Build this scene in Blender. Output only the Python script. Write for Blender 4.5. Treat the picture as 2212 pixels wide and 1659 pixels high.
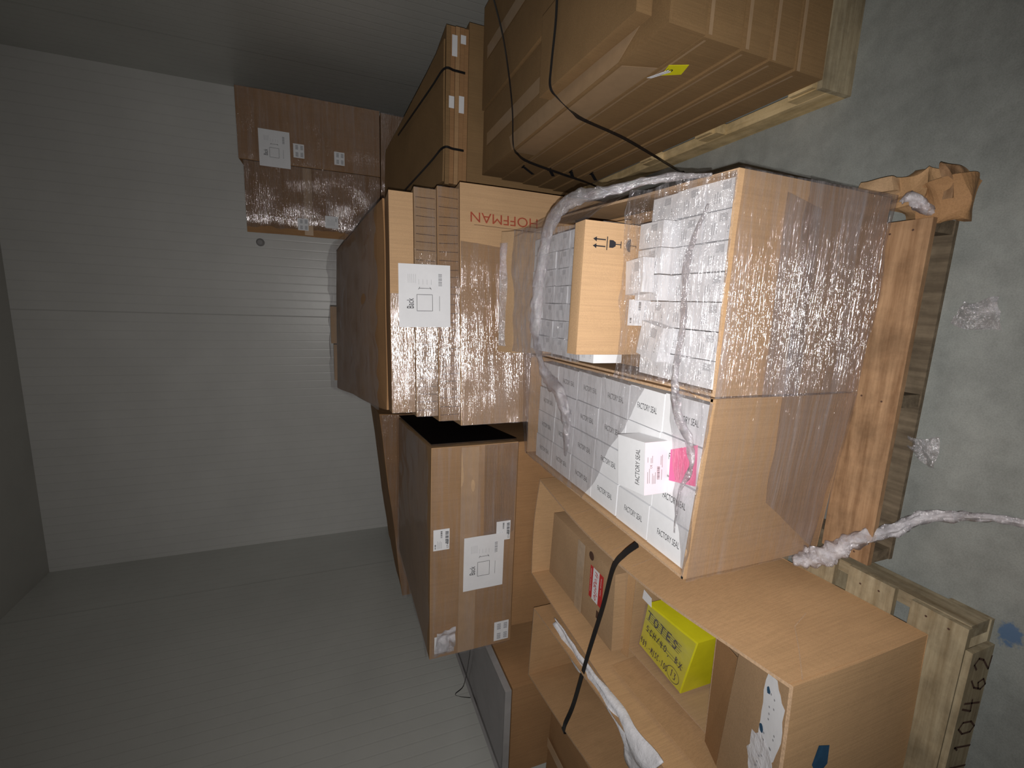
import bpy, bmesh, math, random
from mathutils import Vector, Matrix, noise
random.seed(7)
S = bpy.context.scene
for o in list(bpy.data.objects): bpy.data.objects.remove(o)
COL = S.collection

# ------------------------------------------------------------ camera, light, exposure
RIGHT = Vector((0.984, 0.174, -0.026)); UP = Vector((-0.040, 0.361, 0.932))
FWD = Vector((-0.172, 0.916, -0.363)).normalized()
RIGHT = (RIGHT - FWD * RIGHT.dot(FWD)).normalized(); UP = RIGHT.cross(FWD).normalized()
cd = bpy.data.cameras.new('camera'); cam = bpy.data.objects.new('camera', cd); COL.objects.link(cam)
cx, cy, cz = -UP, RIGHT, -FWD              # the phone is held turned a quarter round
cam.matrix_world = Matrix(((cx.x, cy.x, cz.x, 0), (cx.y, cy.y, cz.y, 0), (cx.z, cy.z, cz.z, 1.75), (0, 0, 0, 1)))
cd.sensor_fit = 'HORIZONTAL'; cd.sensor_width = 36; cd.lens = 977.52 / 2212 * 36
cd.clip_start = 0.02; cd.clip_end = 60
S.camera = cam

w = bpy.data.worlds.new('ambient_fill'); S.world = w; w.use_nodes = True  # even ambient fill, added to brighten the room; no such source is seen
w.node_tree.nodes['Background'].inputs[0].default_value = (0.93, 0.97, 1.0, 1)
w.node_tree.nodes['Background'].inputs[1].default_value = 0.035

ld = bpy.data.lights.new('phone_flash', 'SPOT'); ld.energy = 165; ld.color = (1.0, 0.965, 0.93)
ld.shadow_soft_size = 0.004; ld.spot_size = math.radians(140); ld.spot_blend = 1.0
fl = bpy.data.objects.new('phone_flash', ld); COL.objects.link(fl)
fl.matrix_world = Matrix(((cx.x, cy.x, cz.x, 0), (cx.y, cy.y, cz.y, 0), (cx.z, cy.z, cz.z, 0), (0, 0, 0, 1)))
fl.location = Vector((0, 0, 1.75)) - RIGHT * 0.030 - UP * 0.005 + FWD * 0.004

S.view_settings.view_transform = 'Standard'; S.view_settings.look = 'None'
S.view_settings.gamma = 1; S.view_settings.use_curve_mapping = False
S.view_settings.exposure = 0.0

# ------------------------------------------------------------ materials
def lin(r, g, b):
    f = lambda c: (c / 255 / 12.92) if c / 255 <= 0.04045 else ((c / 255 + 0.055) / 1.055) ** 2.4
    return (f(r), f(g), f(b), 1)

def nm(name):
    m = bpy.data.materials.new(name); m.use_nodes = True
    nt = m.node_tree
    return m, nt, nt.nodes['Principled BSDF'], nt.nodes['Material Output']

def tex(nt, scale=(1, 1, 1), nscale=5, detail=4, rough=0.55, kind='noise', space='Object', loc=(0, 0, 0)):
    tc = nt.nodes.new('ShaderNodeTexCoord'); mp = nt.nodes.new('ShaderNodeMapping')
    mp.inputs['Scale'].default_value = scale; mp.inputs['Location'].default_value = loc
    nt.links.new(tc.outputs[space], mp.inputs[0])
    if kind == 'noise':
        n = nt.nodes.new('ShaderNodeTexNoise'); n.inputs['Detail'].default_value = detail
        n.inputs['Roughness'].default_value = rough
    else:
        n = nt.nodes.new('ShaderNodeTexVoronoi')
    n.inputs['Scale'].default_value = nscale
    nt.links.new(mp.outputs[0], n.inputs[0])
    return n

def ramp(nt, src, stops):
    r = nt.nodes.new('ShaderNodeValToRGB')
    e = r.color_ramp.elements
    e[0].position = stops[0][0]; e[0].color = stops[0][1]
    e[1].position = stops[-1][0]; e[1].color = stops[-1][1]
    for p, c in stops[1:-1]:
        k = e.new(p); k.color = c
    nt.links.new(src, r.inputs[0]); return r

def bump(nt, src, strength, dist, prev=None):
    b = nt.nodes.new('ShaderNodeBump'); b.inputs['Strength'].default_value = strength
    b.inputs['Distance'].default_value = dist
    nt.links.new(src, b.inputs['Height'])
    if prev: nt.links.new(prev.outputs[0], b.inputs['Normal'])
    return b

def g(v): return (v, v, v, 1)

def mixc(nt, fac, a, b, mode='MULTIPLY', f=1.0):
    m = nt.nodes.new('ShaderNodeMix'); m.data_type = 'RGBA'; m.blend_type = mode
    m.inputs[0].default_value = f
    if fac: nt.links.new(fac, m.inputs[0])
    for s, i in ((a, 6), (b, 7)):
        if isinstance(s, tuple): m.inputs[i].default_value = s
        else: nt.links.new(s, m.inputs[i])
    return m.outputs[2]

def cardboard(name, col, dark=0.8, flute=(220, 220, 3), rough=0.78):
    m, nt, p, o = nm(name)
    big = tex(nt, (1, 1, 1), 3.0, 5, 0.6)
    r1 = ramp(nt, big.outputs[0], [(0.3, tuple(c * dark for c in col[:3]) + (1,)), (0.7, col)])
    fl_ = tex(nt, flute, 1.0, 2, 0.5)
    r2 = ramp(nt, fl_.outputs[0], [(0.35, g(0.9)), (0.6, g(1.0))])
    sp = tex(nt, (1, 1, 1), 420, 2, 0.6)
    r3 = ramp(nt, sp.outputs[0], [(0.3, g(0.86)), (0.62, g(1.02))])
    c = mixc(nt, None, mixc(nt, None, r1.outputs[0], r2.outputs[0]), r3.outputs[0])
    nt.links.new(c, p.inputs['Base Color']); p.inputs['Roughness'].default_value = rough
    p.inputs['Specular IOR Level'].default_value = 0.25
    b = bump(nt, fl_.outputs[0], 0.25, 0.001, bump(nt, big.outputs[0], 0.3, 0.01))
    nt.links.new(b.outputs[0], p.inputs['Normal'])
    return m

def plain(name, col, rough=0.6, nscale=None, namp=0.1, spec=0.4, bmp=0):
    m, nt, p, o = nm(name)
    p.inputs['Roughness'].default_value = rough; p.inputs['Specular IOR Level'].default_value = spec
    n = tex(nt, (1, 1, 1), nscale or 12, 4, 0.6)
    r = ramp(nt, n.outputs[0], [(0.3, tuple(c * (1 - namp) for c in col[:3]) + (1,)), (0.7, col)])
    nt.links.new(r.outputs[0], p.inputs['Base Color'])
    if bmp: nt.links.new(bump(nt, n.outputs[0], 0.5, bmp).outputs[0], p.inputs['Normal'])
    return m

def wood(name, c1, c2, scale=(3, 40, 40)):
    m, nt, p, o = nm(name)
    n = tex(nt, scale, 1.0, 6, 0.65)
    r = ramp(nt, n.outputs[0], [(0.3, c1), (0.68, c2)])
    n2 = tex(nt, (1, 1, 1), 7, 5, 0.7)
    r2 = ramp(nt, n2.outputs[0], [(0.32, g(0.62)), (0.6, g(1.0))])
    nt.links.new(mixc(nt, None, r.outputs[0], r2.outputs[0]), p.inputs['Base Color'])
    p.inputs['Roughness'].default_value = 0.8; p.inputs['Specular IOR Level'].default_value = 0.2
    nt.links.new(bump(nt, n.outputs[0], 0.5, 0.002).outputs[0], p.inputs['Normal'])
    return m

def film(name, streak=(1.2, 1.2, 55), cover=(0.06, 0.32), rough=0.16, bstr=0.5, bdist=0.006,
         tint=(0.62, 0.58, 0.60, 1), crumple=0.0, spec=0.5, lim=(0.42, 0.75), fine=0.8, fsc=(11, 11, 230), fd=0.0025, skd=0.0006):
    """clear stretch film: mostly see-through, milky where layers overlap, glossy wrinkles"""
    m, nt, p, o = nm(name); nt.nodes.remove(p)
    n = tex(nt, streak, 1.0, 5, 0.62)
    v = tex(nt, (streak[0] * 2.2, streak[1] * 2.2, streak[2] * 0.18), 1.0, 3, 0.5, loc=(3, 1, 2))
    b = bump(nt, n.outputs[0], bstr, bdist)
    if crumple:
        cr = tex(nt, (1, 1, 1), 26, 5, 0.7)
        vo = tex(nt, (1, 1, 1), 34, kind='voronoi')
        b = bump(nt, cr.outputs[0], crumple, 0.02, b)
        b = bump(nt, vo.outputs[0], crumple * 0.6, 0.01, b)
    fs_ = tex(nt, fsc, 1.0, 3, 0.6, loc=(5, 5, 5))
    b = bump(nt, fs_.outputs[0], fine, fd, b)
    sk = tex(nt, (1, 1, 1), 170, 2, 0.5, loc=(1, 7, 2)); b = bump(nt, sk.outputs[0], 0.3, skd, b)
    gl = nt.nodes.new('ShaderNodeBsdfGlossy'); gl.inputs['Roughness'].default_value = rough
    gl.inputs['Color'].default_value = (0.97, 0.95, 1, 1)
    nt.links.new(b.outputs[0], gl.inputs['Normal'])
    df = nt.nodes.new('ShaderNodeBsdfDiffuse'); df.inputs['Color'].default_value = tint
    tr = nt.nodes.new('ShaderNodeBsdfTransparent'); tr.inputs['Color'].default_value = (0.97, 0.965, 0.97, 1)
    r = ramp(nt, n.outputs[0], [(lim[0], g(cover[0])), (lim[1], g(cover[1]))])
    rb = ramp(nt, v.outputs[0], [(0.4, g(0.4)), (0.6, g(1.0))])
    fac = nt.nodes.new('ShaderNodeMath'); fac.operation = 'MULTIPLY'
    nt.links.new(r.outputs[0], fac.inputs[0]); nt.links.new(rb.outputs[0], fac.inputs[1])
    m1 = nt.nodes.new('ShaderNodeMixShader')
    nt.links.new(fac.outputs[0], m1.inputs[0]); nt.links.new(tr.outputs[0], m1.inputs[1]); nt.links.new(df.outputs[0], m1.inputs[2])
    fr = nt.nodes.new('ShaderNodeLayerWeight'); fr.inputs['Blend'].default_value = 0.12
    ad = nt.nodes.new('ShaderNodeMath'); ad.operation = 'MULTIPLY_ADD'
    ad.inputs[1].default_value = 0.25; ad.inputs[2].default_value = 0.05 * spec
    ad.use_clamp = True
    nt.links.new(fr.outputs['Facing'], ad.inputs[0])
    m2 = nt.nodes.new('ShaderNodeMixShader')
    nt.links.new(ad.outputs[0], m2.inputs[0]); nt.links.new(m1.outputs[0], m2.inputs[1]); nt.links.new(gl.outputs[0], m2.inputs[2])
    nt.links.new(m2.outputs[0], o.inputs[0])
    return m

M = {}
M['kraft'] = cardboard('kraft_card', (0.50, 0.305, 0.155, 1))
M['kraft2'] = cardboard('kraft_card_pale', (0.50, 0.33, 0.19, 1), 0.86)
M['kraft3'] = cardboard('kraft_card_dark', (0.42, 0.235, 0.11, 1), 0.8)
M['kraft4'] = cardboard('kraft_card_tan', (0.56, 0.36, 0.20, 1), 0.92)
M['edge'] = plain('corrugated_edge', (0.60, 0.41, 0.26, 1), 0.9, 160, 0.35, 0.1)
M['tape'] = plain('parcel_tape', (0.53, 0.36, 0.22, 1), 0.3, 20, 0.12, 0.5)
M['tape_dark'] = plain('brown_tape', (0.40, 0.27, 0.16, 1), 0.35, 20, 0.12, 0.45)
M['cleartape'] = plain('glossy_tape', (0.50, 0.37, 0.25, 1), 0.22, 30, 0.2, 0.6)
M['white'] = plain('white_card', (0.80, 0.81, 0.84, 1), 0.5, 40, 0.04, 0.35)
M['paper'] = plain('white_paper', (0.78, 0.79, 0.82, 1), 0.6, 9, 0.06, 0.3, 0.004)
M['ink'] = plain('black_ink', (0.025, 0.025, 0.03, 1), 0.6, 50, 0.1, 0.2)
M['grey_ink'] = plain('grey_ink', (0.30, 0.30, 0.32, 1), 0.6, 50, 0.1, 0.2)
M['brown_ink'] = plain('pencil_ink', (0.10, 0.055, 0.04, 1), 0.7, 50, 0.2, 0.1)
M['red_ink'] = plain('red_ink', (0.42, 0.09, 0.05, 1), 0.6, 60, 0.3, 0.2)
M['red'] = plain('red_sticker', (0.55, 0.03, 0.03, 1), 0.4, 20, 0.1, 0.4)
M['yellow'] = plain('yellow_paper', (0.85, 0.80, 0.02, 1), 0.45, 14, 0.12, 0.4)
M['pink'] = plain('pink_label', (0.95, 0.16, 0.36, 1), 0.5, 14, 0.08, 0.4)
M['palepink'] = plain('pale_pink_print', (0.84, 0.70, 0.76, 1), 0.5, 14, 0.05, 0.4)
M['foam'] = plain('white_foam', (0.78, 0.78, 0.82, 1), 0.45, 18, 0.12, 0.5, 0.02)
M['strap'] = plain('black_plastic_strap', (0.012, 0.011, 0.012, 1), 0.35, 30, 0.1, 0.4)
M['blackpanel'] = plain('black_sheet', (0.006, 0.005, 0.006, 1), 0.45, 30, 0.2, 0.15)  # near-black colour of the panel on the rear left carton
M['blue'] = plain('blue_paint', (0.03, 0.09, 0.17, 1), 0.7, 30, 0.3, 0.2)
M['wood_red'] = wood('weathered_board', (0.22, 0.12, 0.06, 1), (0.44, 0.275, 0.155, 1))
M['wood_red_y'] = wood('weathered_stringer', (0.22, 0.12, 0.055, 1), (0.44, 0.28, 0.15, 1), (40, 3, 40))
M['wood_shaded'] = wood('shaded_stringer', (0.10, 0.075, 0.05, 1), (0.22, 0.17, 0.115, 1), (40, 3, 40))  # front pallet underside: shade below the deck is put into the wood colour
M['panel'] = plain('grey_panel_board', (0.36, 0.35, 0.35, 1), 0.5, 8, 0.2, 0.4)
M['wood_grey'] = wood('old_grey_board', (0.25, 0.19, 0.11, 1), (0.47, 0.40, 0.27, 1))
M['wood_grey_y'] = wood('old_grey_stringer', (0.25, 0.19, 0.11, 1), (0.45, 0.38, 0.26, 1), (40, 3, 40))
M['wood_pine'] = wood('pale_pine', (0.50, 0.36, 0.17, 1), (0.72, 0.55, 0.31, 1), (40, 3, 40))
M['film_h'] = film('stretch_film_sideways', (1.3, 1.3, 60), (0.03, 0.26), 0.11, 0.30, 0.006, spec=5.0, crumple=0.04, fsc=(6, 6, 150), fd=0.004)
M['film_front'] = film('stretch_film_tight_wrap', (1.3, 1.3, 60), (0.06, 0.40), 0.09, 0.4, 0.006, spec=3.6, crumple=0.03, fine=1.0, fsc=(6, 6, 120), fd=0.016)
M['film_front2'] = film('stretch_film_single', (1.3, 1.3, 38), (0.02, 0.20), 0.10, 0.3, 0.006, spec=2.6, crumple=0.02, fine=1.0, fsc=(6, 6, 120), fd=0.013)
M['film_soft'] = film('stretch_film_smooth', (1.3, 1.3, 38), (0.03, 0.26), 0.16, 0.25, 0.006, spec=2.2, crumple=0.03)
M['film_top'] = film('stretch_film_sheet', (6, 40, 20), (0.04, 0.46), 0.14, 0.5, 0.006, tint=(0.50, 0.49, 0.52, 1), spec=3.5, crumple=0.4, fsc=(9, 110, 110), fd=0.008, skd=0.003)
M['film_milky'] = film('stretch_film_layers', (6, 40, 20), (0.20, 0.72), 0.14, 0.5, 0.006, tint=(0.46, 0.46, 0.49, 1), spec=3.0, crumple=0.4, fsc=(9, 110, 110), fd=0.008, skd=0.003)
M['film_rope'] = film('gathered_film', (10, 10, 10), (0.16, 0.55), 0.12, 0.8, 0.01, tint=(0.80, 0.79, 0.82, 1), crumple=1.0, spec=6.0, fsc=(40, 40, 40))
M['film_bunch'] = film('bunched_film', (14, 14, 14), (0.5, 0.95), 0.16, 0.8, 0.01, tint=(0.74, 0.72, 0.76, 1), crumple=1.0, spec=4.0, fsc=(40, 40, 40))
M['kraft5'] = cardboard('kraft_card_deep', (0.31, 0.19, 0.088, 1), 0.8)
M['kraft6'] = cardboard('kraft_card_bright', (0.62, 0.39, 0.205, 1), 0.86)

def wall_mat(name, axis, col, dark_joint):
    m, nt, p, o = nm(name)
    tc = nt.nodes.new('ShaderNodeTexCoord'); sx = nt.nodes.new('ShaderNodeSeparateXYZ')
    nt.links.new(tc.outputs['Object'], sx.inputs[0])
    def groove(period, width, off):
        a = nt.nodes.new('ShaderNodeMath'); a.operation = 'ADD'; a.inputs[1].default_value = off + 100 * period
        nt.links.new(sx.outputs[axis], a.inputs[0])
        q = nt.nodes.new('ShaderNodeMath'); q.operation = 'MODULO'; q.inputs[1].default_value = period
        nt.links.new(a.outputs[0], q.inputs[0])
        c = nt.nodes.new('ShaderNodeMath'); c.operation = 'SUBTRACT'; c.inputs[1].default_value = period / 2
        nt.links.new(q.outputs[0], c.inputs[0])
        d = nt.nodes.new('ShaderNodeMath'); d.operation = 'ABSOLUTE'; nt.links.new(c.outputs[0], d.inputs[0])
        r = nt.nodes.new('ShaderNodeMapRange'); r.inputs[1].default_value = 0; r.inputs[2].default_value = width
        r.inputs[3].default_value = 0; r.inputs[4].default_value = 1
        nt.links.new(d.outputs[0], r.inputs[0]); return r.outputs[0]
    fine = groove(0.09, 0.008, 0.0); joint = groove(3.4, 0.006, dark_joint)
    n = tex(nt, (1, 1, 1), 1.6, 5, 0.6)
    r = ramp(nt, n.outputs[0], [(0.3, tuple(c * 0.9 for c in col[:3]) + (1,)), (0.7, col)])
    rf = ramp(nt, fine, [(0.0, g(0.93)), (1.0, g(1.0))]); rj = ramp(nt, joint, [(0.0, g(0.75)), (1.0, g(1.0))])
    nt.links.new(mixc(nt, None, mixc(nt, None, r.outputs[0], rf.outputs[0]), rj.outputs[0]), p.inputs['Base Color'])
    b = bump(nt, joint, 0.6, 0.003, bump(nt, fine, 0.35, 0.002, bump(nt, n.outputs[0], 0.15, 0.02)))
    nt.links.new(b.outputs[0], p.inputs['Normal'])
    p.inputs['Roughness'].default_value = 0.34; p.inputs['Specular IOR Level'].default_value = 0.5
    return m
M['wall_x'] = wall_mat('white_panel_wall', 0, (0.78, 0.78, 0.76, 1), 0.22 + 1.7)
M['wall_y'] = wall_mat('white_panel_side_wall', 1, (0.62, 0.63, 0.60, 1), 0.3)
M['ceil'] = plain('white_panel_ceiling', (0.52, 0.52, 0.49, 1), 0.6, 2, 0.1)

def floor_mat():
    m, nt, p, o = nm('polished_concrete')
    a = tex(nt, (1, 1, 1), 1.7, 8, 0.62); b_ = tex(nt, (1, 1, 1), 9, 8, 0.7); c_ = tex(nt, (1, 1, 1), 230, 3, 0.6)
    r = ramp(nt, a.outputs[0], [(0.3, (0.22, 0.234, 0.222, 1)), (0.52, (0.29, 0.305, 0.288, 1)), (0.72, (0.35, 0.355, 0.33, 1))])
    r2 = ramp(nt, b_.outputs[0], [(0.35, g(0.80)), (0.6, g(1.0))])
    r3 = ramp(nt, c_.outputs[0], [(0.3, g(0.82)), (0.6, g(1.0))])
    col = mixc(nt, None, mixc(nt, None, r.outputs[0], r2.outputs[0]), r3.outputs[0])
    # worn blue paint patch by the pallet corner and a warm stain
    tc = nt.nodes.new('ShaderNodeTexCoord')
    def spot(loc, sc, soft, c, colr):
        mp = nt.nodes.new('ShaderNodeVectorMath'); mp.operation = 'SUBTRACT'; mp.inputs[1].default_value = loc
        nt.links.new(tc.outputs['Object'], mp.inputs[0])
        ml = nt.nodes.new('ShaderNodeVectorMath'); ml.operation = 'MULTIPLY'; ml.inputs[1].default_value = sc
        nt.links.new(mp.outputs[0], ml.inputs[0])
        ln = nt.nodes.new('ShaderNodeVectorMath'); ln.operation = 'LENGTH'; nt.links.new(ml.outputs[0], ln.inputs[0])
        ad = nt.nodes.new('ShaderNodeMath'); ad.operation = 'ADD'; nt.links.new(ln.outputs['Value'], ad.inputs[0])
        nn = tex(nt, (1, 1, 1), 14, 6, 0.7); sc2 = nt.nodes.new('ShaderNodeMath'); sc2.operation = 'MULTIPLY'
        sc2.inputs[1].default_value = 2.2; nt.links.new(nn.outputs[0], sc2.inputs[0]); nt.links.new(sc2.outputs[0], ad.inputs[1])
        rr = ramp(nt, ad.outputs[0], [(0.0, g(1)), (soft, g(1)), (min(1, soft + 0.08), g(0))])
        # ramp domain is 0..1: rescale
        dv = nt.nodes.new('ShaderNodeMath'); dv.operation = 'MULTIPLY'; dv.inputs[1].default_value = 0.4
        nt.links.new(ad.outputs[0], dv.inputs[0]); nt.links.new(dv.outputs[0], rr.inputs[0])
        return mixc(nt, rr.outputs[0], c, colr, 'MIX')
    col = spot((-0.85, 0.535, 0), (16, 22, 1), 0.62, col, (0.10, 0.16, 0.26, 1))
    nt.links.new(col, p.inputs['Base Color'])
    rr = ramp(nt, b_.outputs[0], [(0.3, g(0.42)), (0.7, g(0.62))]); nt.links.new(rr.outputs[0], p.inputs['Roughness'])
    p.inputs['Specular IOR Level'].default_value = 0.35
    nt.links.new(bump(nt, b_.outputs[0], 0.2, 0.003).outputs[0], p.inputs['Normal'])
    return m
M['floor'] = floor_mat()

# ------------------------------------------------------------ mesh helpers
class MB:
    def __init__(self): self.v = []; self.f = []; self.m = []; self.s = []
    def add(self, vs, fs, mi=0, smooth=False):
        k = len(self.v); self.v += [Vector(p) for p in vs]
        for f in fs: self.f.append([i + k for i in f]); self.m.append(mi); self.s.append(smooth)
    def quad(self, a, b, c, d, mi=0): self.add([a, b, c, d], [(0, 1, 2, 3)], mi)
    def box(self, x0, x1, y0, y1, z0, z1, mi=0):
        self.add([(x, y, z) for z in (z0, z1) for x, y in ((x0, y0), (x1, y0), (x1, y1), (x0, y1))],
                 [(3, 2, 1, 0), (4, 5, 6, 7), (0, 1, 5, 4), (1, 2, 6, 5), (2, 3, 7, 6), (3, 0, 4, 7)], mi)
    def slab(self, a, b, c, d, t, mi=0):
        """plate with thickness t (Vector), corners a..d"""
        t = Vector(t); P = [Vector(p) for p in (a, b, c, d)]
        self.add(P + [p + t for p in P], [(3, 2, 1, 0), (4, 5, 6, 7), (0, 1, 5, 4), (1, 2, 6, 5), (2, 3, 7, 6), (3, 0, 4, 7)], mi)
    def build(self, name, mats, parent=None, bevel=0):
        me = bpy.data.meshes.new(name)
        loc = Vector((0, 0, 0)); q_ = parent
        while q_: loc = loc + q_.location; q_ = q_.parent
        me.from_pydata([tuple(p - loc) for p in self.v], [], self.f)
        if not isinstance(mats, (list, tuple)): mats = [mats]
        for q in mats: me.materials.append(M[q])
        for i, p in enumerate(me.polygons): p.material_index = self.m[i]; p.use_smooth = self.s[i]
        bm = bmesh.new(); bm.from_mesh(me); bmesh.ops.recalc_face_normals(bm, faces=bm.faces)
        if bevel:
            bmesh.ops.bevel(bm, geom=list(bm.edges), offset=bevel, segments=1, affect='EDGES', profile=0.5)
        bm.to_mesh(me); bm.free()
        o = bpy.data.objects.new(name, me); COL.objects.link(o)
        if parent: o.parent = parent
        return o

def thing(name, label, cat, loc=(0, 0, 0), group=None):
    o = bpy.data.objects.new(name, None); COL.objects.link(o); o.location = loc
    o.empty_display_size = 0.1
    o.matrix_world = Matrix.Translation(Vector(loc))
    o['label'] = label; o['category'] = cat
    if group: o['group'] = group
    return o
def tag(o, label, cat, group=None):
    o['label'] = label; o['category'] = cat
    if group: o['group'] = group
    return o
def struct(o): o['kind'] = 'structure'; return o
def plab(o, s): o['label'] = s; return o
def setorigin(o):
    """move a mesh object's origin to its base centre"""
    me = o.data; xs = [v.co.x for v in me.vertices]; ys = [v.co.y for v in me.vertices]; zs = [v.co.z for v in me.vertices]
    c = Vector(((min(xs) + max(xs)) / 2, (min(ys) + max(ys)) / 2, min(zs)))
    me.transform(Matrix.Translation(-c)); o.location = c; return o

def N(p, s=3.0, off=0): return noise.noise(Vector(p) * s + Vector((off, off * 1.7, off * 0.3)))

_txt = {}
def text_geo(s, shear=0.0):
    if (s, shear) in _txt: return _txt[(s, shear)]
    cu = bpy.data.curves.new('t', 'FONT'); cu.body = s; cu.size = 1; cu.resolution_u = 3; cu.shear = shear
    ob = bpy.data.objects.new('t', cu); COL.objects.link(ob)
    dg = bpy.context.evaluated_depsgraph_get(); me = ob.evaluated_get(dg).to_mesh()
    vs = [v.co.copy() for v in me.vertices]; fs = [list(p.vertices) for p in me.polygons]
    ob.evaluated_get(dg).to_mesh_clear(); bpy.data.objects.remove(ob); bpy.data.curves.remove(cu)
    x0 = min(v.x for v in vs); x1 = max(v.x for v in vs); y0 = min(v.y for v in vs); y1 = max(v.y for v in vs)
    vs = [((v.x - x0) / (x1 - x0), (v.y - y0) / (y1 - y0)) for v in vs]
    _txt[(s, shear)] = (vs, fs); return vs, fs
def text(mb, s, org, u, v, mi=1, shear=0.0):
    """s fills the parallelogram org, org+u (baseline), org+v (letter height)"""
    vs, fs = text_geo(s, shear); org, u, v = Vector(org), Vector(u), Vector(v)
    mb.add([org + u * a + v * b for a, b in vs], fs, mi)
def line(mb, a, b, wdt, nrm, mi=1):
    a, b, nrm = Vector(a), Vector(b), Vector(nrm).normalized()
    s = (b - a).normalized().cross(nrm) * wdt / 2
    mb.quad(a - s, b - s, b + s, a + s, mi)

SF = {'0': [[(.5, 0), (.15, .2), (.1, .7), (.45, 1), (.85, .8), (.85, .3), (.5, 0)]], '1': [[(.35, .8), (.55, 1), (.5, 0)]],
 '2': [[(.1, .8), (.4, 1), (.8, .8), (.7, .5), (.1, .05), (.9, 0)]], '3': [[(.15, .95), (.7, .95), (.45, .58), (.8, .4), (.7, .05), (.15, .05)]],
 '4': [[(.3, 1), (.1, .45), (.85, .5)], [(.65, .95), (.6, 0)]], '6': [[(.75, .95), (.3, .7), (.15, .25), (.45, 0), (.8, .2), (.6, .5), (.2, .4)]],
 '8': [[(.5, .5), (.15, .75), (.5, 1), (.8, .75), (.5, .5), (.15, .2), (.5, 0), (.85, .2), (.5, .5)]], '9': [[(.75, .6), (.3, .5), (.2, .85), (.6, 1), (.78, .7), (.6, 0)]],
 'M': [[(.05, 0), (.2, 1), (.5, .4), (.8, 1), (.95, 0)]], 'I': [[(.3, 1), (.7, 1)], [(.5, 1), (.5, 0)], [(.3, 0), (.7, 0)]], 'S': [[(.85, .85), (.4, 1), (.2, .7), (.75, .4), (.6, .05), (.1, .1)]],
 'C': [[(.85, .85), (.4, 1), (.12, .5), (.4, 0), (.85, .12)]], 'T': [[(.05, 1), (.95, .95)], [(.5, 1), (.45, 0)]], 'O': [[(.5, 0), (.12, .3), (.15, .8), (.5, 1), (.88, .7), (.85, .25), (.5, 0)]],
 'E': [[(.85, 1), (.2, .95), (.15, 0), (.85, .03)], [(.17, .5), (.7, .52)]], 'H': [[(.15, 1), (.1, 0)], [(.85, 1), (.8, 0)], [(.12, .5), (.83, .5)]], 'B': [[(.2, 0), (.2, 1), (.75, .8), (.25, .52), (.85, .28), (.2, 0)]],
 'X': [[(.1, 1), (.9, 0)], [(.85, 1), (.1, 0)]], '-': [[(.2, .5), (.8, .5)]], '.': [[(.4, .05), (.55, .05)]], ',': [[(.55, .1), (.4, -.15)]], '/': [[(.8, 1), (.2, 0)]], ' ': [], '5': [[(.8, 1), (.25, .97), (.2, .55), (.7, .5), (.75, .1), (.15, .02)]]}
def strokes(mb, s, org, u, v, wdt, nrm, mi=1, seed=1):
    org, u, v = Vector(org), Vector(u), Vector(v); n = len(s); rd = random.Random(seed)
    for k, ch in enumerate(s):
        jx, jy = rd.uniform(-.06, .06), rd.uniform(-.08, .08)
        for pl in SF[ch]:
            P = [org + u * ((k + .12 + (x + jx) * .74) / n) + v * (y + jy) for x, y in pl]
            for a, b in zip(P, P[1:]):
                if (b - a).length > 1e-4: line(mb, a - (b - a).normalized() * wdt * .3, b + (b - a).normalized() * wdt * .3, wdt, nrm, mi)

def gridface(mb, P, nu, nv, fn, mi=0, smooth=True):
    """bilinear grid P=(p00,p10,p11,p01), fn(point,u,v)->point"""
    P = [Vector(p) for p in P]; vs = []
    for j in range(nv + 1):
        for i in range(nu + 1):
            u = i / nu; v = j / nv
            p = (P[0] * (1 - u) + P[1] * u) * (1 - v) + (P[3] * (1 - u) + P[2] * u) * v
            vs.append(fn(p, u, v))
    fs = [(j * (nu + 1) + i, j * (nu + 1) + i + 1, (j + 1) * (nu + 1) + i + 1, (j + 1) * (nu + 1) + i) for j in range(nv) for i in range(nu)]
    mb.add(vs, fs, mi, smooth)

def closed_carton(mb, fp, z0, z1, bulge=0.006, amp=0.004, mi=0, n=8, ztop=None):
    """fp = footprint FL,FR,BR,BL; ztop optional 4 heights"""
    zt = ztop or [z1] * 4; c = sum((Vector((p[0], p[1], 0)) for p in fp), Vector()) / 4
    lo = [Vector((p[0], p[1], z0)) for p in fp]; hi = [Vector((p[0], p[1], zt[i])) for i, p in enumerate(fp)]
    def mk(nrm):
        nrm = Vector(nrm)
        def fn(p, u, v):
            e = (math.sin(math.pi * u) * math.sin(math.pi * v)) ** 0.5 if 0 < u < 1 and 0 < v < 1 else 0
            return p + nrm * (bulge * e) + Vector((N(p, 2.3, 1), N(p, 2.3, 5), 0.6 * N(p, 2.3, 9))) * amp
        return fn
    for i in range(4):
        j = (i + 1) % 4; e = hi[j] - hi[i]; nr = Vector((e.y, -e.x, 0)).normalized()
        gridface(mb, (lo[i], lo[j], hi[j], hi[i]), n, n, mk(nr), mi, False)
    gridface(mb, hi, n, n, mk((0, 0, 1)), mi, False)
    gridface(mb, (lo[3], lo[2], lo[1], lo[0]), n, n, mk((0, 0, 0)), mi, False)

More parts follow.
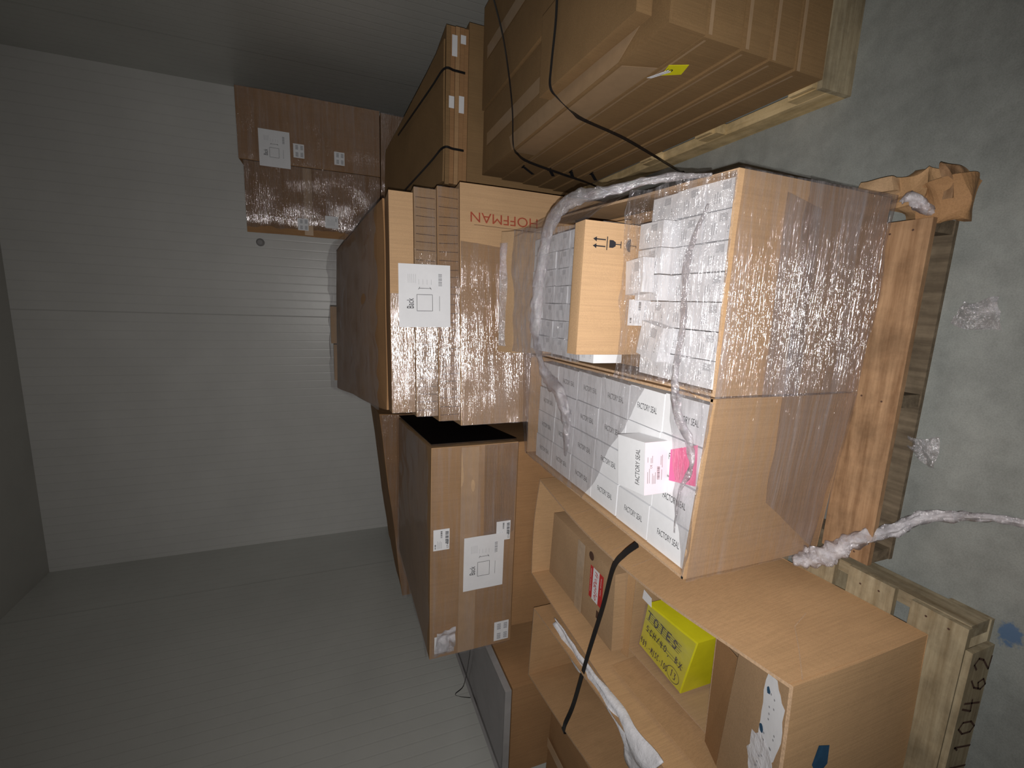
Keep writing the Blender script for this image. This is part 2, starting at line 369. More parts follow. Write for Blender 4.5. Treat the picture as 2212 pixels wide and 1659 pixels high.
def open_carton(mb, fp, z0, z1, t=0.007, bow=(0, 0, 0, 0), amp=0.004, n=10, ztop=None, mi=0, emi=1):
    """four walls with real thickness plus a bottom; fp FL,FR,BR,BL; bow = outward bow of each wall at the rim"""
    zt = ztop or [z1] * 4
    c = sum((Vector((p[0], p[1], 0)) for p in fp), Vector()) / 4
    for i in range(4):
        j = (i + 1) % 4
        a0 = Vector((fp[i][0], fp[i][1], z0)); b0 = Vector((fp[j][0], fp[j][1], z0))
        a1 = Vector((fp[i][0], fp[i][1], zt[i])); b1 = Vector((fp[j][0], fp[j][1], zt[j]))
        e = (b0 - a0); nr = Vector((e.y, -e.x, 0)).normalized()
        def pos(u, v, inn):
            p = (a0 * (1 - u) + b0 * u) * (1 - v) + (a1 * (1 - u) + b1 * u) * v
            q = p + nr * (bow[i] * math.sin(math.pi * u) * v ** 1.5)
            q += Vector((N(p, 2.1, 1), N(p, 2.1, 5), 0)) * amp
            if inn:
                q -= nr * t
            return q
        vs = []; 
        for inn in (0, 1):
            for jv in range(n + 1):
                for iu in range(n + 1):
                    vs.append(pos(iu / n, jv / n, inn))
        k = (n + 1) ** 2; fs = []; ms = []
        idx = lambda s, iu, jv: s * k + jv * (n + 1) + iu
        out = [(idx(0, a, b), idx(0, a + 1, b), idx(0, a + 1, b + 1), idx(0, a, b + 1)) for a in range(n) for b in range(n)]
        inn_ = [(idx(1, a, b + 1), idx(1, a + 1, b + 1), idx(1, a + 1, b), idx(1, a, b)) for a in range(n) for b in range(n)]
        rim = [(idx(0, a, n), idx(0, a + 1, n), idx(1, a + 1, n), idx(1, a, n)) for a in range(n)]
        k0 = len(mb.v); mb.add(vs, out + inn_, mi)
        for f in rim: mb.f.append([q + k0 for q in f]); mb.m.append(emi); mb.s.append(False)
    mb.add([Vector((p[0], p[1], z0 + 0.004)) for p in fp], [(0, 1, 2, 3)], mi)

def lerp(a, b, t): return Vector(a) * (1 - t) + Vector(b) * t

def catmull(pts, sub=6):
    pts = [Vector(p) for p in pts]; out = []
    for i in range(len(pts) - 1):
        p0 = pts[max(i - 1, 0)]; p1 = pts[i]; p2 = pts[i + 1]; p3 = pts[min(i + 2, len(pts) - 1)]
        for k in range(sub):
            t = k / sub
            out.append(0.5 * ((2 * p1) + (p2 - p0) * t + (2 * p0 - 5 * p1 + 4 * p2 - p3) * t * t + (3 * p1 - p0 - 3 * p2 + p3) * t ** 3))
    out.append(pts[-1]); return out

def strap(mb, pts, wdt, th, sub=6, nrm=None):
    """flat plastic band following pts; wide side faces nrm"""
    P = catmull(pts, sub); vs = []
    for i, p in enumerate(P):
        d = (P[min(i + 1, len(P) - 1)] - P[max(i - 1, 0)]).normalized()
        n_ = Vector(nrm) if nrm else Vector((0, 0, 1))
        s = d.cross(n_)
        if s.length < 0.15: s = d.cross(Vector((0, 1, 0)))
        s.normalize(); n2 = s.cross(d).normalized()
        for a, b in ((-1, -1), (1, -1), (1, 1), (-1, 1)): vs.append(p + s * a * wdt / 2 + n2 * b * th / 2)
    fs = [(i * 4 + a, i * 4 + (a + 1) % 4, (i + 1) * 4 + (a + 1) % 4, (i + 1) * 4 + a) for i in range(len(P) - 1) for a in range(4)]
    fs += [(3, 2, 1, 0), tuple(len(vs) - 4 + a for a in range(4))]
    mb.add(vs, fs, 0)

def rope(mb, pts, radii, sub=8, seg=14, crump=0.35, flat=1.0, freq=38, seed=0):
    """crumpled gathered film"""
    P = catmull(pts, sub); R = []
    for i in range(len(P)):
        t = i / (len(P) - 1) * (len(radii) - 1); k = min(int(t), len(radii) - 2)
        R.append(radii[k] * (1 - t + k) + radii[k + 1] * (t - k))
    vs = []
    for i, p in enumerate(P):
        d = (P[min(i + 1, len(P) - 1)] - P[max(i - 1, 0)]).normalized()
        s = d.cross(Vector((0, 0, 1))); s = s.normalized() if s.length > .05 else Vector((1, 0, 0)); n2 = s.cross(d)
        for a in range(seg):
            th = 2 * math.pi * a / seg
            q = s * math.cos(th) + n2 * math.sin(th) * flat
            r = R[i] * (1 + crump * 2.2 * noise.noise(Vector((math.cos(th) * 2.1, math.sin(th) * 2.1, i * 0.22 + seed))) + crump * 1.2 * noise.noise(p * freq + q * 2))
            vs.append(p + q * r)
    fs = [(i * seg + a, i * seg + (a + 1) % seg, (i + 1) * seg + (a + 1) % seg, (i + 1) * seg + a) for i in range(len(P) - 1) for a in range(seg)]
    fs += [tuple(range(seg))[::-1], tuple(len(vs) - seg + a for a in range(seg))]
    mb.add(vs, fs, 0, True)

def film_panel(name, P, parent, mat='film_h', nu=60, nv=60, off=(0, -0.006, 0), wr=0.006, horiz=True, jag=0.0, fn=None, seed=0):
    off = Vector(off); nrm = off.normalized(); mb = MB()
    def f(p, u, v):
        a = N((p.x * 1.5, p.y * 1.5, p.z * 26), 1, seed + 2) if horiz else N(p, 9, seed + 2)
        b = N(p, 6, seed)
        q = p + off + nrm * wr * (0.7 * a + 0.7 * b)
        if fn: q = fn(q, u, v)
        if jag and (v in (0.0, 1.0)): q += Vector((0, 0, N(p, 8, seed) * jag))
        return q
    gridface(mb, P, nu, nv, f, 0, True)
    return mb.build(name, mat, parent)

def sticker(name, org, u, v, parent, kind='small', mat='paper', curl=0.0):
    """paper label lying on a face: org is its lower left when read, u to the right, v upward"""
    org, u, v = Vector(org), Vector(u), Vector(v); nr = u.cross(v).normalized(); mb = MB()
    def pt(a, b, h=0): return org + u * a + v * b + nr * h
    ncv = 8
    def fn(p, a, b): return p + nr * (0.0015 + curl * (a ** 3) * 0.5 + curl * 0.25 * math.sin(b * 5 + a * 3) ** 2)
    gridface(mb, (pt(0, 0), pt(1, 0), pt(1, 1), pt(0, 1)), ncv, ncv, fn, 0, False)
    H = 0.0035 + curl
    def bars(a0, a1, b0, b1, n, mi=1):
        rnd = random.Random(n * 7); t = a0
        while t < a1:
            wd = rnd.choice((0.3, 0.5, 0.9)) * (a1 - a0) / n
            mb.quad(pt(t, b0, H), pt(min(t + wd, a1), b0, H), pt(min(t + wd, a1), b1, H), pt(t, b1, H), mi); t += wd + (a1 - a0) / n * rnd.choice((0.4, 0.7))
    def ln(a0, b0, a1, b1, wd=0.002, mi=1): line(mb, pt(a0, b0, H), pt(a1, b1, H), wd, nr, mi)
    if kind == 'sheet':
        text(mb, 'Back', pt(0.30, 0.72, H), u * 0.16, v * 0.13)
        for a, b, c, d in ((0.26, 0.66, 0.52, 0.66), (0.26, 0.36, 0.52, 0.36), (0.26, 0.66, 0.26, 0.36), (0.52, 0.66, 0.52, 0.36)): ln(a, b, c, d)
        ln(0.62, 0.62, 0.62, 0.38); ln(0.60, 0.63, 0.64, 0.60); ln(0.60, 0.38, 0.64, 0.41)
        ln(0.26, 0.22, 0.50, 0.22, 0.0015)
        for k in range(5): ln(0.70, 0.82 - k * 0.035, 0.84, 0.82 - k * 0.035, 0.001, 2)
        for k in range(4): ln(0.68, 0.62 - k * 0.08, 0.76, 0.62 - k * 0.08, 0.001, 2)
        bars(0.66, 0.86, 0.17, 0.24, 16, 2)
    elif kind == 'barcode':
        bars(0.30, 0.90, 0.06, 0.26, 16)
        text(mb, 'ST493', pt(0.08, 0.05, H), u * 0.36, v * 0.13)
        for k in range(4): ln(0.08, 0.5 + k * 0.08, 0.40 + 0.05 * (k % 2), 0.5 + k * 0.08, 0.0015, 2)
        bars(0.6, 0.92, 0.45, 0.56, 9); bars(0.10, 0.30, 0.84, 0.92, 6)
    elif kind == 'grid':
        for (a, b) in ((0.1, 0.1), (0.6, 0.1), (0.1, 0.55), (0.6, 0.55)): bars(a, a + 0.3, b, b + 0.25, 8, 2)
    elif kind == 'plain':
        for k in range(6): ln(0.2, 0.8 - k * 0.1, 0.75 - 0.05 * (k % 3), 0.8 - k * 0.1, 0.0015, 2)
        bars(0.55, 0.85, 0.12, 0.22, 10, 2)
    return mb.build(name, [mat, 'ink', 'grey_ink'], parent)

def pallet(name, label, x0, x1, y0, y1, h, mats, nails=True, parent_extra=None, skew=0.0):
    t = thing(name, label, 'pallet', ((x0 + x1) / 2, y0, 0))
    dk, st = mats
    nb = 7; bw = (y1 - y0) / nb * 0.78
    for k in range(nb):
        ya = y0 + (y1 - y0 - bw) * k / (nb - 1); mb = MB(); dx = random.uniform(-.006, .006)
        mb.box(x0 + dx, x1 + dx, ya, ya + bw, h - 0.02, h)
        for sx in (x0 + 0.03, (x0 + x1) / 2, x1 - 0.03):
            for sy in (0.3, 0.7):
                c = Vector((sx + random.uniform(-.008, .008), ya + bw * sy, h + 0.001)); r = 0.0035
                mb.add([c + Vector((r * math.cos(q), r * math.sin(q), 0)) for q in [i * math.pi / 3 for i in range(6)]], [tuple(range(6))], 1)
        mb.build('deck_board', [dk, 'brown_ink'], t, 0)
    for sx in (x0, (x0 + x1) / 2 - 0.02, x1 - 0.04):
        mb = MB(); mb.box(sx, sx + 0.04, y0 + 0.004, y1 - 0.004, 0.016, h - 0.021); mb.build('stringer', st, t)
    for k in range(4):
        ya = y0 + (y1 - y0 - 0.1) * k / 3; mb = MB(); mb.box(x0, x1, ya, ya + 0.1, 0.0, 0.0155); mb.build('bottom_board', st if st == 'wood_shaded' else dk, t)
    return t

# ------------------------------------------------------------ the room
XL, XR, YB, YF, ZC = -2.88, 2.02, 5.62, -4.0, 4.53
mb = MB(); mb.box(XL - 0.1, XR + 0.1, YF, YB + 0.1, -0.12, 0.0); struct(mb.build('floor', 'floor'))
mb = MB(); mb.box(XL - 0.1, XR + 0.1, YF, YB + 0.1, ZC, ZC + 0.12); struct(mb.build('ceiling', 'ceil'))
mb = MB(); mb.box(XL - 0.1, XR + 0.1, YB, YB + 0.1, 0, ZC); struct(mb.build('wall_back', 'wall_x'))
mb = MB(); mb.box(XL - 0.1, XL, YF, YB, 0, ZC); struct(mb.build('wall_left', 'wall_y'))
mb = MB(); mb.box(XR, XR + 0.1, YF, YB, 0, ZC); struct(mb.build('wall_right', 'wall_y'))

# ------------------------------------------------------------ front pallet and its two cartons
pal = pallet('wooden_pallet', 'reddish weathered wooden pallet under the two wrapped cartons of white boxes', -0.80, 0.30, 0.84, 2.2, 0.13, ('wood_red', 'wood_shaded'))

LC = [(-0.835, 1.005), (-0.243, 0.968), (-0.262, 2.27), (-0.83, 2.27)]
RC = [(-0.235, 0.962), (0.372, 0.958), (0.42, 2.13), (-0.252, 2.13)]
# --- left carton
lc = thing('display_carton', 'brown bulk carton filled with rows of white FACTORY SEAL boxes', 'carton', (-0.54, 1.0, 0.131))
mb = MB(); open_carton(mb, LC, 0.131, 0.745, 0.009, (0, 0, 0, 0.0), 0.004, 12); mb.build('carton_body', ['kraft4', 'edge'], lc)
mb = MB(); mb.slab((-0.822, 1.02, 0.588), (-0.258, 0.985, 0.588), (-0.275, 2.255, 0.588), (-0.818, 2.255, 0.588), (0, 0, 0.008)); mb.build('layer_pad', 'kraft', lc)
# --- right carton
rc = thing('display_carton', 'brown bulk carton of small printed white boxes, right of the FACTORY SEAL carton', 'carton', (0.07, 0.96, 0.131))
mb = MB(); open_carton(mb, RC, 0.131, 0.752, 0.009, (0, 0.0, 0, 0), 0.004, 12, ztop=[0.748, 0.762, 0.76, 0.745]); mb.build('carton_body', ['kraft4', 'edge'], rc)
mb = MB(); mb.slab((-0.222, 0.975, 0.588), (0.36, 0.972, 0.588), (0.40, 2.115, 0.588), (-0.238, 2.115, 0.588), (0, 0, 0.008)); mb.build('layer_pad', 'kraft', rc)
mb = MB(); mb.slab((-0.21, 1.50, 0.70), (0.33, 1.50, 0.70), (0.36, 2.10, 0.70), (-0.225, 2.10, 0.70), (0, 0, 0.02)); plab(mb.build('layer_pad', 'kraft', rc), 'upper card pad at the back')

# film over both front faces, in bands of one and two layers
def bandfn(q, u, v): return q
film_panel('stretch_film', ((-0.835, 1.004, 0.14), (-0.24, 0.966, 0.135), (-0.24, 0.966, 0.745), (-0.835, 1.004, 0.745)), lc, 'film_front2', 70, 90, (0, -0.008, 0), 0.007, seed=1)
film_panel('stretch_film', ((-0.24, 0.963, 0.135), (0.375, 0.958, 0.135), (0.375, 0.958, 0.75), (-0.24, 0.963, 0.75)), rc, 'film_front', 80, 90, (0, -0.008, 0), 0.009, seed=2)
film_panel('film_band', ((-0.24, 0.958, 0.15), (0.375, 0.952, 0.13), (0.375, 0.952, 0.52), (-0.24, 0.958, 0.50)), rc, 'film_front', 80, 70, (0, -0.009, 0), 0.009, jag=0.02, seed=8)
film_panel('film_band', ((-0.80, 0.996, 0.20), (-0.24, 0.958, 0.15), (-0.24, 0.958, 0.50), (-0.60, 0.985, 0.46)), lc, 'film_front', 70, 70, (0, -0.009, 0), 0.009, jag=0.02, seed=9)
film_panel('film_band', ((-0.24, 0.958, 0.44), (0.30, 0.952, 0.46), (0.33, 0.952, 0.60), (-0.24, 0.958, 0.585)), rc, 'film_front', 70, 30, (0, -0.013, 0), 0.006, seed=12)
# right side film
film_panel('stretch_film', ((0.375, 0.958, 0.14), (0.42, 2.13, 0.14), (0.42, 2.13, 0.75), (0.375, 0.958, 0.75)), rc, 'film_soft', 40, 40, (0.006, 0, 0), 0.004, seed=3)
# parcel tape and little print on the front
mb = MB(); mb.box(-0.14, 0.37, 0.9545, 0.9555, 0.445, 0.475); mb.build('tape', 'tape', rc)

# --- white FACTORY SEAL boxes
def fs_mesh():
    mb = MB(); mb.box(-0.0675, 0.0675, -0.0945, 0.0945, 0, 0.122, 0)
    return mb
def print_fs(mb, z, mi=1):
    text(mb, 'FACTORY SEAL', (-0.012, 0.045, z), (0, -0.108, 0), (0.023, 0, 0), mi)
mb = fs_mesh(); print_fs(mb, 0.1226)
proto = mb.build('seal_box', ['white', 'ink'])
lidm = MB(); lidm.box(-0.0675, 0.0675, -0.0945, -0.0925, 0.1222, 0.1232); 
ROWN = ['front row', 'second row from the front', 'third row from the front', 'fourth row from the front', 'fifth row from the front', 'back row']
COLN = ['first column at the outer carton wall', 'second column from the outer wall', 'third column from the outer wall', 'column along the middle wall']
first = True
for r in range(6):
    for c in range(4):
        wdt = 0.1385 - 0.0012 * r
        x = -0.752 + (c) * wdt; y = 1.124 + r * 0.195 - 0.008 * c
        if first: o = proto; first = False
        else: o = proto.copy(); COL.objects.link(o)
        o.location = (x + random.uniform(-.001, .001), y, 0.5965 + random.uniform(0, .003))
        o.rotation_euler = (0, 0, random.uniform(-.006, .006)); o.scale = (wdt / 0.1405, 1, 1)
        tag(o, 'white FACTORY SEAL box, %s, %s' % (ROWN[r], COLN[c]), 'box', 'FACTORY SEAL boxes in the left carton')
# loose box on top
lb = thing('seal_box', 'loose white FACTORY SEAL box with pink printed front lying on top of the others', 'box', (-0.51, 1.16, 0.7235))
lb_m = MB(); z0, z1 = 0.7235, 0.815; p = [(-0.60, 1.142), (-0.425, 1.160), (-0.440, 1.312), (-0.618, 1.288)]
lb_m.add([(a, b, z) for z in (z0, z1) for a, b in p], [(3, 2, 1, 0), (4, 5, 6, 7), (1, 2, 6, 5), (2, 3, 7, 6), (3, 0, 4, 7)], 0)
lb_m.add([(a, b, z) for z in (z0, z1) for a, b in p[:2]], [(0, 1, 3, 2)], 2)
ux = Vector((0.175, 0.018, 0)); uy = Vector((-0.015, 0.15, 0))
text(lb_m, 'FACTORY SEAL', Vector((-0.575, 1.170, z1 + .0008)), ux * 0.68, uy * 0.15, 1)
lb_m.build('box_body', ['white', 'ink', 'palepink'], lb)
mb = MB(); fo = Vector((-0.60, 1.142, z0)) + Vector((0.1, -1, 0)).normalized() * 0.0008; fz = Vector((0, 0, z1 - z0))
def fp_(a, b): return fo + ux * a + fz * b
rr = random.Random(3)
for k in range(14):
    a = 0.28 + k * 0.018; mb.quad(fp_(a, .34), fp_(a + rr.choice((.006, .011)), .34), fp_(a + .008, .46), fp_(a, .46), 0)
for a0, a1, b in ((.22, .5, .78), (.22, .44, .86), (.2, .42, .52), (.2, .36, .58), (.2, .40, .64), (.55, .72, .28), (.5, .74, .22), (.6, .74, .66), (.6, .70, .72), (.62, .72, .86), (.26, .46, .24)):
    mb.quad(fp_(a0, b), fp_(a1, b), fp_(a1, b + .025), fp_(a0, b + .025), 1)
text(mb, 'C€', fp_(.5, .68), ux * .07, fz * .09, 0)
mb.build('printed_label', ['ink', 'grey_ink'], lb)
# pink label under the film
mb = MB(); mb.slab((-0.555, 1.137, 0.7225), (-0.53, 1.02, 0.7225), (-0.40, 1.03, 0.7225), (-0.45, 1.143, 0.7225), (0, 0, 0.0012))
tag(setorigin(mb.build('paper_label', 'pink')), 'bright pink paper label lying in front of the loose white box', 'label')

# --- small printed white boxes, right carton
def small_box(h=0.125):
    mb = MB(); mb.box(-0.0352, 0.0352, -0.0585, 0.0585, 0, h, 0)
    z = h + 0.0006
    text(mb, '1 pc', (-0.018, -0.040, z), (0.016, 0, 0), (0, 0.006, 0), 1)
    for k in range(3): mb.quad((-0.02, 0.005 + k * .009, z), (0.004 + .004 * (k % 2), 0.005 + k * .009, z), (0.004 + .004 * (k % 2), 0.0068 + k * .009, z), (-0.02, 0.0068 + k * .009, z), 2)
    for k in range(7): mb.quad((0.010 + k * .0028, -0.03, z), (0.0112 + k * .0028, -0.03, z), (0.0112 + k * .0028, 0.0, z), (0.010 + k * .0028, 0.0, z), 2)
    mb.quad((-0.034, 0.0015 - .03, z), (0.034, 0.0015 - .03, z), (0.034, -.0292, z), (-0.034, -.0292, z), 2)
    return mb
sproto = small_box().build('small_box', ['white', 'ink', 'grey_ink'])
CN = ['leftmost', 'second from left', 'third from left', 'middle', 'third from right', 'second from right', 'rightmost']
used = False
def small(x, y, z, rz, label, group, sc=(1, 1, 1)):
    global used
    if not used: o = sproto; used = True
    else: o = sproto.copy(); COL.objects.link(o)
    o.location = (x, y, z); o.rotation_euler = (0, 0, rz); o.scale = sc
    return tag(o, label, 'box', group)
for r in range(2):
    for c in range(7):
        small(-0.181 + c * 0.0852 + random.uniform(-.001, .001), 1.046 + r * 0.122, 0.5965 + random.uniform(0, .004), random.uniform(-.01, .01),
              'small printed white box, %s of the %s row behind the carton front' % (CN[c], ('front', 'second')[r]), 'small white boxes in the front rows', (1.16, 1, 1))
for c in range(7):
    small(-0.181 + c * 0.0852, 1.290, 0.5965 + (0.045 if c in (3, 4, 5) else 0.0), random.uniform(-.02, .02),
          'small printed white box, %s of the row touching the standing carton' % CN[c], 'small white boxes before the standing carton', (1.16, 1, 1))
# displaced boxes leaning on the carton foot
small(0.11, 1.30, 0.768, 0.1, 'small white box lying on top before the standing carton, right one', 'loose small white boxes', (1.6, 0.8, 0.35))
small(-0.10, 1.24, 0.724, -0.18, 'small white box with big label lying on top, left one', 'loose small white boxes', (1.6, 0.95, 0.4))
for r in range(5):
    for c in range(7):
        small(-0.170 + c * 0.0735, 1.515 + r * 0.1195, 0.7205 + random.uniform(0, .006), random.uniform(-.04, .04),
              'small printed white box behind the standing carton, %s of the %s row' % (CN[c], ('nearest', 'second', 'third', 'fourth', 'farthest')[r]), 'small white boxes behind the standing carton')

# --- standing flat carton with handling symbols
sc = thing('flat_carton', 'plain tan carton standing upright among small white boxes, with arrow, glass and umbrella symbols', 'carton', (0.06, 1.39, 0.725))
mb = MB(); closed_carton(mb, [(-0.160, 1.368), (0.285, 1.362), (0.283, 1.428), (-0.162, 1.434)], 0.598, 0.975, 0.002, 0.001)
mb.build('carton_body', 'kraft4', sc)
mb = MB(); Y = 1.3575
def a2(x, z): return Vector((x, Y + (0.285 - x) * 0.0, z))
for dx in (0.0, 0.022):
    line(mb, a2(.205 + dx, .895), a2(.205 + dx, .932), .004, (0, -1, 0), 0)
    mb.add([a2(.197 + dx, .93), a2(.213 + dx, .93), a2(.205 + dx, .944)], [(0, 1, 2)], 0)
line(mb, a2(.194, .889), a2(.238, .889), .0035, (0, -1, 0), 0)
mb.add([a2(.203, .880), a2(.228, .880), a2(.228, .866), a2(.222, .855), a2(.209, .855), a2(.203, .866)], [(0, 1, 2, 3, 4, 5)], 0)
line(mb, a2(.2155, .856), a2(.2155, .835), .003, (0, -1, 0), 0); line(mb, a2(.204, .834), a2(.227, .834), .003, (0, -1, 0), 0)
mb.add([a2(.2155 + .022 * math.cos(q), .795 + .018 * math.sin(q)) for q in [i * math.pi / 8 for i in range(9)]], [tuple(range(9))], 0)
line(mb, a2(.2155, .795), a2(.2155, .772), .0025, (0, -1, 0), 0); line(mb, a2(.2155, .772), a2(.209, .773), .0025, (0, -1, 0), 0)
mb.build('handling_symbols', 'ink', sc)
# white paper tag hanging by the carton
tg = sticker('shipping_label', (-0.055, 1.345, 0.700), (0.09, 0, 0), (0, 0.01, 0.085), None, 'barcode')
tag(setorigin(tg), 'white printed shipping label leaning on the foot of the standing carton', 'label')

# --- rear filler carton behind small boxes
rf = thing('wrapped_carton', 'brown film-wrapped carton at the back end of the right bulk carton', 'carton', (0.07, 2.19, 0))
mb = MB(); closed_carton(mb, [(-0.245, 2.16), (0.36, 2.16), (0.36, 2.24), (-0.245, 2.24)], 0.131, 0.93, 0.002, 0.004, ztop=[0.90, 0.90, 0.95, 0.95]); mb.build('carton_body', 'kraft2', rf)
film_panel('stretch_film', ((-0.24, 2.158, 0.60), (0.36, 2.158, 0.60), (0.30, 2.22, 0.965), (-0.21, 2.22, 0.955)), rf, 'film_rope', 50, 30, (0, -0.012, 0.004), 0.012, horiz=False, seed=4)

# --- film sheets lying over the open tops
sh = MB()
def veil(p, u, v): return p + Vector((0.018 * N(p, 9, 11), 0.022 * N(p, 8, 17), 0.010 * N(p, 7, 3) + 0.006 * N(p, 22, 1)))
gridface(sh, ((-0.235, 0.965, 0.760), (0.37, 0.962, 0.765), (0.385, 1.34, 0.835), (-0.235, 1.34, 0.835)), 60, 40, veil)
sh.build('film_sheet', 'film_top', rc)
sh = MB()
gridface(sh, ((-0.20, 1.46, 0.90), (0.30, 1.46, 0.90), (0.36, 2.15, 0.925), (-0.24, 2.13, 0.91)), 60, 60, veil)
plab(sh.build('film_sheet', 'film_milky', rc), 'clear film sheet over the back rows')
sh = MB()
gridface(sh, ((0.29, 1.36, 0.96), (0.425, 1.30, 0.76), (0.43, 2.1, 0.77), (0.33, 2.14, 0.93)), 20, 60, veil)
plab(sh.build('film_sheet', 'film_top', rc), 'clear film sheet sloping to the right rim')
sh = MB()
gridface(sh, ((-0.83, 1.62, 0.750), (-0.26, 1.26, 0.752), (-0.25, 2.26, 0.80), (-0.82, 2.27, 0.765)), 50, 60, veil)
sh.build('film_sheet', 'film_top', lc)
sh = MB()
gridface(sh, ((-0.835, 1.000, 0.750), (-0.245, 0.965, 0.752), (-0.25, 1.13, 0.752), (-0.60, 1.10, 0.738)), 50, 12, veil)
plab(sh.build('film_sheet', 'film_top', lc), 'clear film sheet at the front rim')
# gathered ropes of film
fr = MB()
rope(fr, [(0.375, 1.04, 0.772), (0.40, 1.22, 0.80), (0.385, 1.39, 0.90), (0.375, 1.54, 0.945), (0.32, 1.665, 0.955), (0.20, 1.735, 0.95), (0.05, 1.785, 0.94), (-0.11, 1.81, 0.935), (-0.21, 1.93, 0.86), (-0.33, 1.98, 0.79), (-0.40, 1.83, 0.785), (-0.53, 1.765, 0.775), (-0.68, 1.78, 0.765)],
     [0.004, 0.010, 0.018, 0.026, 0.032, 0.034, 0.034, 0.030, 0.028, 0.034, 0.036, 0.026, 0.008], 9, 18, 0.38, 0.45, seed=1)
tag(setorigin(fr.build('film_rope', 'film_rope')), 'thick gathered rope of clear stretch film curving over the back rows of both open cartons', 'stretch film')
fr = MB()
rope(fr, [(0.30, 1.05, 0.765), (0.155, 1.10, 0.772), (-0.035, 1.09, 0.775), (-0.178, 1.098, 0.778), (-0.289, 1.075, 0.778), (-0.391, 1.02, 0.765), (-0.47, 1.015, 0.757), (-0.56, 1.05, 0.755), (-0.70, 1.06, 0.75)],
     [0.004, 0.011, 0.010, 0.013, 0.016, 0.014, 0.010, 0.006, 0.003], 9, 14, 0.45, 0.4, seed=5)
tag(setorigin(fr.build('film_rope', 'film_rope')), 'thin crumpled strand of clear film lying across the front rows of white boxes', 'stretch film')
# bunch at the lower left corner and the tail on the floor
fr = MB()
rope(fr, [(-0.845, 0.99, 0.27), (-0.835, 0.968, 0.215), (-0.79, 0.925, 0.185), (-0.725, 0.875, 0.158), (-0.665, 0.812, 0.07), (-0.61, 0.765, 0.018), (-0.56, 0.66, 0.010), (-0.53, 0.56, 0.010), (-0.52, 0.46, 0.008)],
     [0.012, 0.032, 0.028, 0.021, 0.018, 0.015, 0.011, 0.009, 0.006], 12, 18, 0.5, 0.5, seed=9)
tag(setorigin(fr.build('film_tail', 'film_bunch')), 'twisted tail of clear stretch film trailing from the carton corner onto the floor', 'stretch film')
fr = MB(); rope(fr, [(0.355, 0.925, 0.135), (0.36, 0.90, 0.15), (0.34, 0.875, 0.135), (0.31, 0.86, 0.10)], [0.006, 0.014, 0.016, 0.006], 6, 12, 0.6, seed=3)
tag(setorigin(fr.build('film_scrap', 'film_bunch')), 'white bunched scrap of film at the right corner of the front pallet', 'stretch film')
fr = MB()
for (x, y, s_) in ((0.03, 0.75, 0.05), (-0.40, 0.80, 0.04)):
    def scrap(p, u, v): return p + Vector((0, 0, 0.006 + 0.02 * abs(N(p, 25, x)))) + Vector((N(p, 14, 1), N(p, 14, 2), 0)) * 0.03
    fr = MB(); gridface(fr, ((x - s_, y - s_, 0), (x + s_, y - s_ * .6, 0), (x + s_, y + s_, 0), (x - s_ * .5, y + s_, 0)), 14, 14, scrap)
    tag(setorigin(fr.build('film_scrap', 'film_rope')), 'crumpled clear film scrap on the floor at the %s of the front pallet' % ('middle' if x > 0 else 'left part'), 'stretch film')

# torn cardboard block at the right pallet corner
tb = thing('torn_cardboard', 'torn crushed brown cardboard block sticking out at the right corner of the front pallet', 'cardboard scrap', (0.38, 0.92, 0))
def crushed(name, x0, x1, y0, y1, z0, z1, mat, seed, amp=0.018):
    mb = MB(); n = 9
    def mk(q): return q + Vector((N(q, 13, seed), N(q, 13, seed + 3), 0.8 * N(q, 13, seed + 6))) * amp * 2
    c = [Vector((x, y, z)) for z in (z0, z1) for x, y in ((x0, y0), (x1, y0), (x1, y1), (x0, y1))]
    for f in ((4, 5, 6, 7), (0, 1, 5, 4), (1, 2, 6, 5), (2, 3, 7, 6), (3, 0, 4, 7), (3, 2, 1, 0)):
        gridface(mb, [c[i] for i in f], n, n, lambda q, u, v: mk(q), 0, False)
    o = mb.build(name, mat, tb)
    for v in o.data.vertices:
        if v.co.z < 0.003: v.co.z = 0.003
    return o
crushed('crushed_piece', 0.30, 0.40, 0.80, 0.90, 0.006, 0.10, 'kraft3', 2)
crushed('crushed_piece', 0.33, 0.45, 0.87, 0.96, 0.006, 0.115, 'kraft', 4)
crushed('crushed_piece', 0.385, 0.43, 0.96, 1.06, 0.03, 0.13, 'kraft2', 6, 0.012)
crushed('torn_flap', 0.34, 0.45, 0.835, 0.85, 0.01, 0.12, 'wood_red', 8, 0.02)

# ------------------------------------------------------------ left pallet with open cartons
pallet('wooden_pallet', 'old grey-beige wooden pallet with pencilled digits under the open long carton', -2.12, -0.835, 0.572, 1.80, 0.13, ('wood_grey', 'wood_grey_y'))
for o_ in bpy.data.objects:
    if o_.name.startswith('wooden_pallet') and 'old grey' in o_.get('label', ''): lp = o_
# the digits stand on a face board nailed to the stringer ends
fb = MB(); fb.box(-2.1, -0.90, 0.5545, 0.5705, 0.016, 0.128); strokes(fb, '110462', (-1.34, 0.5536, 0.022), (0.42, 0, 0), (0.02, 0, 0.088), 0.0065, (0, -1, 0), 1, 4)
fb.build('face_board', ['wood_grey', 'brown_ink'], lp)

OC = [(-1.62, 0.640), (-0.915, 0.652), (-0.985, 2.24), (-1.60, 2.27)]
oc = thing('open_carton', 'long open brown carton with a fragile-labelled carton and yellow package inside', 'carton', (-1.3, 0.65, 0.131))
mb = MB(); open_carton(mb, OC, 0.131, 0.685, 0.010, (0, -0.08, 0.03, 0.02), 0.006, 20, ztop=[0.69, 0.70, 0.665, 0.675]); mb.build('carton_body', ['kraft6', 'edge'], oc)
